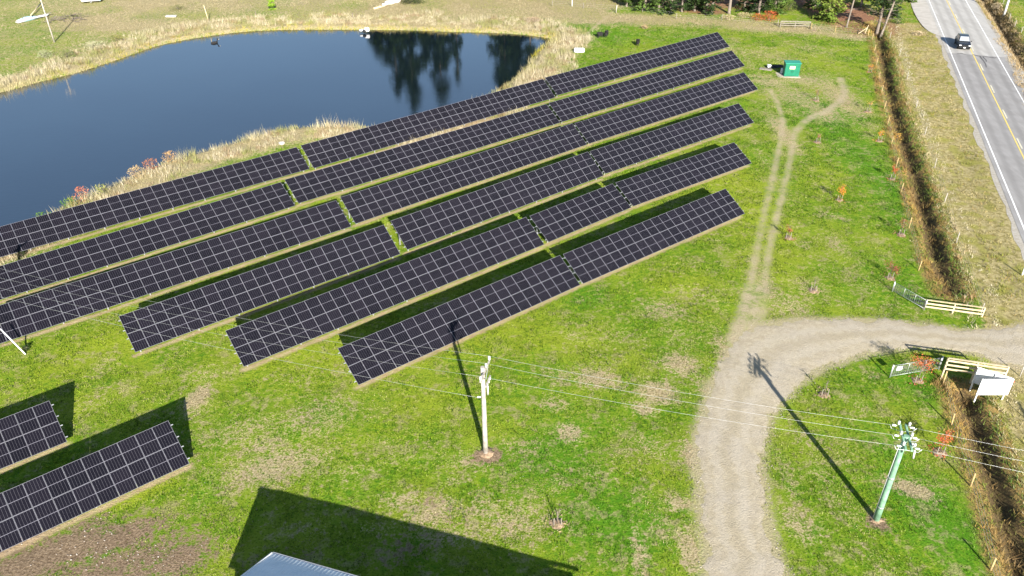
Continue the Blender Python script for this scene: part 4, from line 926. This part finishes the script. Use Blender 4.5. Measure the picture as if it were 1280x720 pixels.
# green cabinet
p = V(989, 96); root = empty('utility_cabinet', (p.x, p.y, gz1(p.x, p.y)), math.radians(-6)); tag(root, 'green steel electrical cabinet with a cream label near the top of the field', 'cabinet')
MB().box((-.35, .75, .0), (3.4, 2.3, .12), bev=.02).build('concrete_pad', simple('pale_concrete', (.42, .37, .30), (.33, .29, .23), .9, 0, 2), root)
bd = MB().box((0, .75, 1.05), (2.25, 1.45, 1.95), bev=.03).build('body', M['green_cab'], root)
MB().box((0, .72, 2.09), (2.42, 1.62, .12), bev=.03).build('lid', M['green_top'], root)
for sx_ in (-.55, .55): 
    d_ = MB().box((sx_, .012, 1.02), (1.04, .03, 1.75), bev=.008).build('door', M['green_cab'], root)
    MB().box((sx_ * .15 + (.05 if sx_ > 0 else -.05), -.02, .85), (.04, .05, .18)).build('handle', M['black'], d_)
MB().box((-.05, -.02, 1.45), (.80, .03, .46)).build('warning_label', M['ylabel'], root)
for sx_ in (-.9, .9): MB().box((sx_, .05, .12), (.18, .10, .14)).build('foot', M['green_cab'], root)
for (px, py, sz, lab) in ((977.5, 92, (.5, .4, .7), 'white upright box against the left foot of the green cabinet'), (961, 85, (.55, .5, .35), 'small white box at the tip of the green cabinet shadow')):
    p = V(px, py); mb = MB().box((0, 0, sz[2] / 2), sz, bev=.04); mb.box((0, 0, sz[2] + .02), (sz[0] * 1.05, sz[1] * 1.05, .05), bev=.01); o = mb.build('junction_box', M['white_plastic']); o.location = (p.x, p.y, gz1(p.x, p.y) + .08); tag(o, lab, 'box')
a_ = V(968, 84); root = empty('shadow_sheet', (a_.x, a_.y, gz1(a_.x, a_.y)), math.radians(20)); tag(root, 'crumpled black sheet added to darken the shadow left of the green cabinet', 'shadow sheet')  # black sheet added to deepen the cabinet's cast shadow
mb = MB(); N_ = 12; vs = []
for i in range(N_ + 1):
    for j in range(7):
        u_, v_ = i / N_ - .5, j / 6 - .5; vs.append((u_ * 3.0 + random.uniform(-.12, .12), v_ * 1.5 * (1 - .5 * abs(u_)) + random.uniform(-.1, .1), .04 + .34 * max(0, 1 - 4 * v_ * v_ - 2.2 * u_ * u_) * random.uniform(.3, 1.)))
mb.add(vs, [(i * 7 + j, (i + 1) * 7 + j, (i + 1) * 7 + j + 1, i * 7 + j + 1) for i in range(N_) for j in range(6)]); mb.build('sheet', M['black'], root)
p = V(957, 87.5); o = MB().box((0, 0, .08), (1.9, .75, .16), bev=.03).build('concrete_slab', M['greywood']); o.location = (p.x, p.y, gz1(p.x, p.y)); o.rotation_euler = (0, 0, -.45); tag(o, 'pale concrete slab in the grass below the black shadow sheet', 'slab')
# white trough
p = V(724, 66); root = empty('water_tank', (p.x, p.y, gz1(p.x, p.y)), math.radians(-4)); tag(root, 'long low white tank on the grass by the pond tip', 'tank')
MB().box((0, .4, .34), (1.75, .8, .62), bev=.09).build('body', M['white_plastic'], root)
for sx_ in (-.4, .4): MB().tube([(sx_, .4, .64), (sx_, .4, .71)], .13, 12).build('cap', M['porcelain'], root)

# black sheep
def sheep(px, py, ang, label, graze=False):
    p = V(px, py); root = empty('sheep', (p.x, p.y, gz1(p.x, p.y)), math.radians(ang)); tag(root, label, 'sheep', 'black sheep grazing above the first solar row')
    import bmesh
    vs = [(0, 0, .72), (.38, 0, .74), (-.45, 0, .72), (.58, 0, .92 if not graze else .62), (.72, 0, 1.02 if not graze else .34), (.88, 0, .96 if not graze else .16), (-.60, 0, .66)]
    es = [(0, 1), (0, 2), (1, 3), (3, 4), (4, 5), (2, 6)]; rr = [.33, .27, .29, .15, .11, .06, .07]
    for sx_, ii in ((.36, 1), (-.42, 2)):
        for sy in (-.15, .15):
            b = len(vs); kx = .03 if ii == 1 else -.06
            vs += [(sx_, sy, .42), (sx_ + kx, sy, .24), (sx_, sy, .02)]; es += [(ii, b), (b, b + 1), (b + 1, b + 2)]; rr += [.10, .05, .045]
    me = bpy.data.meshes.new('body'); me.from_pydata(vs, es, []); o = bpy.data.objects.new('body', me); COL.objects.link(o); o.parent = root
    sk = o.modifiers.new('skin', 'SKIN'); me.skin_vertices
    for v_, r_ in zip(me.skin_vertices[0].data, rr): v_.radius = (r_, r_)
    me.skin_vertices[0].data[0].use_root = True; ss = o.modifiers.new('sub', 'SUBSURF'); ss.levels = 2; ss.render_levels = 2
    me.materials.append(M['wool'])
    hz = vs[4][2]; hx = vs[4][0]
    for sy in (-1, 1): MB().blob((hx - .02, sy * .12, hz + .05), (.04, .08, .03), 6, 4).build('ear', M['wool'], root)
    return root
sheep(750, 47, 215, 'left of the two black sheep standing close together above the first solar row')
sheep(757.5, 46, 70, 'right of the two black sheep standing close together above the first solar row')
sheep(797, 57, 80, 'single black sheep nearest the first solar row, beside a brown patch', True)

# car
pc = np.array([RX0, RY0]) + RN * 2.15; cpos = un(1204, 64)[:2]; sc_ = float((cpos - np.array([RX0, RY0])) @ RT)
cp = road_pt(float(road_u(*cpos)), sc_ + 2.3, .15); root = empty('parked_car' if False else 'car', cp, -math.atan2(RSL, 1) + math.pi); tag(root, 'dark grey pickup sized car driving towards the camera on the highway', 'car')
# local: +y is forward, origin on the ground at the centre
def prism(prof, w0, w1, mat, name, par, zsplit=None):
    mb = MB(); n_ = len(prof); vs = []
    for sx_ in (-1, 1):
        for (y_, z_, wf) in prof: vs.append((sx_ * wf, y_, z_))
    fs = [tuple(range(n_))[::-1], tuple(range(n_, 2 * n_))] + [(i, (i + 1) % n_, n_ + (i + 1) % n_, n_ + i) for i in range(n_)]
    mb.add(vs, fs); o = mb.build(name, mat, par); bv = o.modifiers.new('b', 'BEVEL'); bv.width = .05; bv.segments = 2; return o
body = prism([(-2.45, .45, .93), (-2.48, .85, .95), (-2.40, 1.08, .93), (.85, 1.12, .95), (1.2, 1.10, .94), (2.30, .98, .88), (2.45, .80, .88), (2.47, .40, .88), (1.9, .30, .93), (-2.2, .32, .93)], 0, 0, M['cargrey'], 'body', root)
cab = prism([(-2.25, 1.08, .88), (-1.95, 1.68, .72), (-.9, 1.80, .73), (.15, 1.77, .71), (1.05, 1.12, .88)], 0, 0, M['cargrey'], 'cabin', root)
mb = MB(); mb.add([(-.78, .99, 1.19), (.78, .99, 1.19), (.64, .24, 1.74), (-.64, .24, 1.74)], [(0, 1, 2, 3)]); mb.build('windshield', simple('sky_lit_glass', (.46, .49, .53), (.40, .43, .47), .25, .3, 1, 1.), cab)  # pale sky reflection painted into the windshield colour
for sx_ in (-1, 1):
    mb = MB(); mb.add([(sx_ * .895, .75, 1.17), (sx_ * .895, -2.0, 1.14), (sx_ * .755, -1.85, 1.64), (sx_ * .755, .12, 1.70)], [(0, 1, 2, 3)]); mb.build('side_window', M['carglass'], cab)
    MB().box((sx_ * .70, 2.40, .80), (.36, .10, .17), bev=.03).build('headlight', M['headlight'], root)
    MB().box((sx_ * 1.05, .85, 1.18), (.22, .12, .16), bev=.04).build('mirror', M['black'], root)
    for y_ in (-1.5, 1.5):
        wh = MB().tube([(sx_ * .74, y_, .37), (sx_ * .98, y_, .37)], .37, 20).build('wheel', M['tyre'], root)
        MB().tube([(sx_ * .97, y_, .37), (sx_ * 1.0, y_, .37)], .22, 14).build('rim', M['alu'], wh)
MB().box((0, 2.46, .72), (.95, .06, .24), bev=.02).build('grille', M['black'], root)
MB().box((0, 2.50, .48), (1.8, .10, .16), bev=.03).build('bumper', M['black'], root)
MB().box((0, 2.56, .50), (.34, .015, .16)).build('number_plate', M['whitepaint'], root)

# ---- timber rail fences, wire gates, sign
def rail_fence(a, b, rails, h, label, mat, npost=3, rw=.15):
    a, b = Vector(a), Vector(b); root = empty('rail_fence', a); tag(root, label, 'fence'); d = b - a; sd = Vector((-d.y, d.x, 0)).normalized()
    for i in range(npost):
        q_ = d * (i / (npost - 1)); MB().box((q_.x, q_.y, h / 2 - .1), (.11, .11, h + .2)).build('post', mat, root)
    for z in rails: MB().beam(-sd * .08 + Vector((0, 0, z)), d - sd * .08 + Vector((0, 0, z)), .045, rw).build('rail', mat, root)
    MB().beam(-sd * .05 + Vector((0, 0, h + .02)), d - sd * .05 + Vector((0, 0, h + .02)), .15, .04).build('cap_rail', mat, root); return root
A_, B_ = V(1154, 386), V(1227, 396); A_.z = .0; B_.z = 0
rail_fence(A_, B_, (.32, .66), .98, 'new timber rail fence north of the driveway beside the ditch end', M['timber'])
A_, B_ = V(1176, 473), V(1250, 484)
rail_fence(A_, B_, (1.05, 1.45, 1.85), 2.05, 'tall new timber rail fence south of the driveway behind the white sign', M['timber'])
def wire_gate(a, b, h, label, notice=False):
    a, b = Vector(a), Vector(b); root = empty('wire_gate', a); tag(root, label, 'gate'); d = b - a; u_ = d.normalized(); L = d.length
    fr_ = MB()
    for p_, q_ in (((0, 0, .15), (0, 0, h)), ((L, 0, .15), (L, 0, h)), ((0, 0, h), (L, 0, h)), ((0, 0, .15), (L, 0, .15)), ((L * .33, 0, .15), (L * .33, 0, h)), ((L * .68, 0, .15), (L * .68, 0, h))):
        fr_.tube([u_ * p_[0] + Vector((0, 0, p_[2])), u_ * q_[0] + Vector((0, 0, q_[2]))], .018, 6)
    fr_.build('frame', M['galv'], root); ms = MB()
    for i in range(1, 8): z = .15 + (h - .15) * i / 8; ms.tube([Vector((0, 0, z)), d + Vector((0, 0, z))], .006, 4, caps=False)
    for i in range(1, int(L / .2)): ms.tube([u_ * i * .2 + Vector((0, 0, .15)), u_ * i * .2 + Vector((0, 0, h))], .006, 4, caps=False)
    ms.build('wire_mesh', M['galv'], root)
    for q_ in (0, L): MB().tube([u_ * q_ - u_ * (.08 if q_ == 0 else -.08) + Vector((0, 0, -.1)), u_ * q_ - u_ * (.08 if q_ == 0 else -.08) + Vector((0, 0, h + .1))], .045, 8).build('post', M['galv'], root)
    if notice: MB().beam(u_ * .25 + Vector((.03, -.05, h - .32)), u_ * .75 + Vector((.03, -.05, h - .32)), .015, .38).build('notice', M['whitepaint'], root)
wire_gate(V(1116, 365), V(1154, 387), 1.0, 'open wire mesh gate attached to the left of the low timber fence')
wire_gate(V(1113, 472), V(1172, 462), 1.2, 'wire mesh gate with a white notice, left of the tall timber fence', True)
ZT, ZB = 2.05, .52
tl, trr, bl_ = V(1228, 474, ZT), V(1268, 474, ZT), V(1222, 459, ZT)
org = Vector((tl.x, tl.y, 0)); root = empty('notice_sign', org); tag(root, 'large white two panel sign on posts beside the tall timber fence', 'sign')
dA = Vector((trr.x - tl.x, trr.y - tl.y, 0)); oB = Vector((bl_.x - tl.x, bl_.y - tl.y, 0))
MB().beam(Vector((0, 0, (ZT + ZB) / 2)), dA + Vector((0, 0, (ZT + ZB) / 2)), .03, ZT - ZB).build('panel', M['whitepaint'], root)
MB().beam(oB + Vector((0, 0, (ZT + ZB) / 2 + .05)), dA * .985 + Vector((0, 0.02, (ZT + ZB) / 2 + .05)), .03, ZT - ZB).build('panel', M['whitepaint'], root)
n1_ = Vector((dA.y, -dA.x, 0)).normalized()
for q_ in (dA * .04 - n1_ * .06, dA * .90 - n1_ * .06, oB + Vector((.05, -.08, 0)), oB.lerp(dA, .5) + Vector((0, -.08, 0))): MB().box((q_.x, q_.y, (ZT + .05) / 2 - .15), (.085, .085, ZT + .05 + .15)).build('post', M['whitepaint'], root)
mb = MB(); uA = dA.normalized(); LA = dA.length; xx = LA * .68
for wl in (.07, .05, .08, .06, .05, .09, .06, .07, .05, .08):
    z = ZT - .24; mb.beam(uA * xx + n1_ * .019 + Vector((0, 0, z)), uA * (xx + wl) + n1_ * .019 + Vector((0, 0, z)), .004, random.uniform(.05, .09)); xx += wl + .022
mb.build('red_lettering', M['red_text'], root)

# ---- post and wire fences
def wire_fence(pts, label, h=1.15, mat='postwood', wires=(.35, .7, 1.05), r=.05, name='wire_fence', strong=.006):
    P = [Vector((p[0], p[1], gz1(p[0], p[1]))) for p in pts]; o0 = P[0].copy(); root = empty(name, o0); tag(root, label, 'fence')
    for p_ in P:
        q_ = p_ - o0; MB().tube([q_ + Vector((0, 0, -.3)), q_ + Vector((random.uniform(-.06, .06), random.uniform(-.06, .06), h + random.uniform(-.05, .1)))], [r, r * .9], 8).build('post', M[mat], root)
    for z in wires:
        MB().tube([p_ - o0 + Vector((0, 0, z)) for p_ in P], strong, 4, caps=False).build('strand', M['wire'], root)
def lerp_pts(pxs, step):
    P = [un(*p)[:2] for p in pxs]; out = []
    for a, b in zip(P[:-1], P[1:]):
        n_ = max(1, round(np.linalg.norm(b - a) / step)); out += [a + (b - a) * i / n_ for i in range(n_)]
    return out + [P[-1]]
wire_fence(lerp_pts([(1090, 50), (1098, 100), (1109, 157), (1126, 240), (1148, 338)], 7.5), 'wire fence with timber posts along the west lip of the upper ditch')
wire_fence([un(*p)[:2] for p in [(1179, 478), (1189, 532), (1213, 608), (1238, 713), (1262, 800)]], 'wire fence with leaning timber posts along the lower ditch', r=.065)
wire_fence(lerp_pts([(1112, 48), (1124, 70), (1145, 135), (1168, 210), (1195, 304), (1226, 392)], 11), 'wire fence with pale posts between the upper ditch and the highway verge', mat='palepole', r=.045)
wire_fence(lerp_pts([(1275, 470), (1290, 530), (1330, 640)], 5), 'wire fence with pale posts right of the lower ditch', mat='palepole', r=.045)
wire_fence(lerp_pts([(1240, -25), (1262, 22), (1276, 42), (1300, 95), (1340, 170)], 5.5), 'wire fence with pale posts beyond the ditch across the highway', mat='palepole', r=.05)
wire_fence(lerp_pts([(690, 8), (770, 14), (803, 15), (845, 24), (902, 26), (972, 33)], 7.5), 'old wire fence along the foot of the trees above the solar rows', mat='greywood', r=.06)
A_, B_ = V(975, 34), V(1012, 35); rail_fence(A_, B_, (.4, .75, 1.05), 1.15, 'weathered grey rail fence in front of the broad light green fir', M['greywood'], 3, .12)
wire_fence(lerp_pts([(1014, 36), (1044, 40), (1085, 44)], 5), 'short wire fence between the grey rail fence and the ditch head', mat='postwood', r=.06)
p = V(1081, 42); root = empty('brace_frame', p); tag(root, 'pale timber corner brace leaning beside the pale trunks', 'brace'); MB().beam((0, 0, 0), (.3, 0, 1.5), .1, .1).build('post', M['timber'], root); MB().beam((-1.2, -.1, .05), (.25, -.05, 1.1), .09, .09).build('strut', M['timber'], root)
for px, py, h_, mat_, lab, rr_, lx in [(1256, 15, 9.0, 'whitepaint', 'thick white pole beyond the highway at the top right corner', .20, .0), (68, 53, 8.6, 'palepole', 'thin pale pole standing on the far bank at top left', .11, 0)]:
    p = V(px, py); root = empty('utility_pole', (p.x, p.y, gz1(p.x, p.y))); tag(root, lab, 'utility pole'); MB().tube([(0, 0, -.3), (0, 0, h_ * .5), (0, 0, h_)], [rr_ * 1.15, rr_, rr_ * .8], 12).build('shaft', M[mat_], root)
    MB().beam((-.9, 0, h_ - .5), (.9, 0, h_ - .5), .09, .11).build('crossarm', M['palepole'], root)
    for sx_ in (-.8, 0, .8): o = insul((sx_, 0, h_ - .45)); o.build('insulator', M['porcelain'], root)
for px, py, h_, r_, mat_, lab, lean_ in [(261, 27, 3.0, .09, 'timber', 'pale leaning post at the edge of the far bank', -.3), (320, 20, .9, .06, 'bark', 'short dark stake on the far bank left of the young green tree', 0), (441, 23, 1.0, .07, 'bark', 'short dark stake on the far bank above the white pump', 0), (1277, 345, 1.0, .08, 'whitepaint', 'white marker post on the verge at the right edge', 0),
                                        (715, 8, 1.4, .07, 'whitepaint', 'white marker post at the fence above the pond tip', 0), (770, 16, 1.5, .10, 'palepole', 'pale stump at the upper end of the trench line', .1)]:
    p = V(px, py); mb = MB().tube([(0, 0, -.2), (lean_, 0, h_)], [r_, r_ * .85], 8); mb.tube([(lean_, 0, h_), (lean_, 0, h_ + .03)], [r_ * .7, r_ * .5], 8); o = mb.build('marker_post', M[mat_]); o.location = (p.x, p.y, gz1(p.x, p.y)); tag(o, lab, 'post')

# ---- small things across the pond
p = un(268, 54, WZ); root = empty('duck', (p[0], p[1], WZ), .5); tag(root, 'dark duck swimming on the pond near the far bank', 'duck')
mb = MB(); mb.blob((0, 0, .10), (.62, .30, .22), 10, 7); mb.build('body', M['wool'], root)
MB().tube([(.45, 0, .15), (.58, 0, .42), (.62, 0, .6)], [.12, .08, .09], 8).build('neck', M['wool'], root)
MB().blob((.68, 0, .64), (.16, .10, .10), 8, 6).build('head', M['wool'], root); MB().tube([(.80, 0, .62), (.97, 0, .58)], [.05, .02], 6).build('bill', M['ylabel'], root)
p = V(455, 39, WZ + .3); root = empty('water_pump', (p.x, p.y, p.z)); tag(root, 'small white and black pump at the waterline of the far bank', 'pump')
MB().tube([(-.75, 0, .15), (-.75, 0, .16), (.1, 0, .2)], [.18, .2, .2], 10).build('hose', M['white_plastic'], root); MB().box((.55, 0, .3), (.9, .6, .65), bev=.1).build('housing', M['white_plastic'], root); MB().blob((0.1, -.35, .15), (.35, .3, .3), 10, 6).build('inlet', M['black'], root)
p = V(467, 12); root = empty('fallen_log', (p.x, p.y, gz1(p.x, p.y))); tag(root, 'fallen log lying on the tan grass across the pond', 'log'); MB().tube([(0, 0, .12), (1.2, .9, .2), (2.6, 2.3, .18)], [.22, .2, .14], 9).build('trunk', M['timber'], root); MB().tube([(1.2, .9, .2), (1.0, 1.9, .6)], [.09, .04], 6).build('limb', M['timber'], root)
for i, (px, py, s) in enumerate([(487, 5, 1.0), (494, 3, 1.2), (481, 7, .7)]):
    p = V(px, py); o = MB().blob((0, 0, .25 * s), (s, s * .7, .45 * s), 8, 5, .22).build('boulder', simple('white_rock', (.74, .68, .63), (.6, .52, .47), .9, 0, 2)); o.location = (p.x, p.y, gz1(p.x, p.y)); tag(o, ['middle white rock of three beside the dark shrub across the pond', 'largest white rock beside the dark shrub across the pond', 'smallest white rock next to the fallen log'][i], 'rock')
p = V(214, 21); o = MB().box((0, 0, .16), (2.1, .9, .35), bev=.12).build('stone_slab', M['rock']); o.location = (p.x, p.y, gz1(p.x, p.y)); tag(o, 'grey stone slab lying on the grass across the pond', 'slab')
p = V(335, 176 + 8); o = MB().blob((0, 0, .15), (.45, .3, .28), 8, 5, .2).build('boulder', M['rock']); o.location = (p.x + 1.6, p.y + .8, gz1(p.x, p.y)); tag(o, 'small pale rock on the near bank above the first gap between arrays', 'rock')
# heap of boards and tarps, top left
p = V(28, 30); root = empty('lumber_heap', (p.x, p.y, gz1(p.x, p.y))); tag(root, 'heap of pale boards on the grass at top left', 'board heap')
for i in range(7): MB().beam((random.uniform(-.5, .3) - .9, .4 * i * .3, .15 + .07 * i), (1.6 + random.uniform(-.4, .6) + .2 * i, 4.6 + random.uniform(-.5, .8) + .1 * i, .2 + .06 * i), .42, .06).build('board', M['greywood' if i % 3 == 0 else 'white_plastic'], root)
a_, b_ = V(24, 29), V(50, 23); root = empty('rolled_tarp', a_); tag(root, 'rolled pale blue tarp lying below the heap of boards', 'tarp'); d_ = b_ - a_
mb = MB(); mb.tube([Vector((0, 0, .3)), d_ * .3 + Vector((0, .1, .42)), d_ * .6 + Vector((0, 0, .40)), d_ + Vector((0, 0, .28))], [.32, .46, .42, .22], 10); mb.build('roll', M['blue_tarp'], root)
for f2 in (.25, .7): MB().tube([d_ * f2 + Vector((-.04, 0, .42)), d_ * f2 + Vector((.04, .02, .42))], .48, 12).build('strap', M['black'], root)
a_, b_ = V(39, 21), V(53, 8); root = empty('timber_pole', a_); tag(root, 'yellow timber pole lying across the heap of boards', 'pole'); d_ = b_ - a_; MB().tube([Vector((0, 0, .3)), d_ + Vector((0, 0, .7))], [.10, .12], 8).build('shaft', M['timber'], root)
p = V(116, 4); root = empty('covered_trailer', (p.x, p.y, gz1(p.x, p.y)), .25); tag(root, 'white tarp covered trailer at the top edge, left of centre', 'trailer')
MB().box((-.3, 2.4, .95), (3.4, 6.0, .9), bev=.15).build('cover', M['whitepaint'], root); MB().box((1.55, 2.2, .85), (.35, 5.4, .8), bev=.1).build('side_flap', M['blue_tarp'], root)
mb = MB(); mb.blob((-.3, 2.0, 1.35), (1.5, 2.6, .45), 10, 6, .12); mb.build('load', M['whitepaint'], root)
for sx_ in (-1.5, 1.3):
    for y_ in (1.2, 3.4): MB().tube([(sx_, y_, .36), (sx_ + .2, y_, .36)], .36, 14).build('wheel', M['tyre'], root)
MB().beam((0, -1.6, .45), (0, -.6, .5), .1, .1).build('drawbar', M['galv'], root)
root = empty('brush_pile', V(80, 24)); tag(root, 'scattered pile of brown branches right of the thin pale pole', 'brush pile'); mb = MB(); rr_ = random.Random(3)
for _ in range(60):
    c_ = Vector((rr_.gauss(0, 2.0), rr_.gauss(0, 1.5), rr_.uniform(.05, .4))); a = rr_.uniform(0, 6.28); L = rr_.uniform(.4, 1.2); mb.tube([c_ - Vector((math.cos(a) * L, math.sin(a) * L, .05)), c_ + Vector((math.cos(a) * L, math.sin(a) * L, .1))], [.05, .025], 5, caps=False)
mb.build('branches', M['bark'], root)
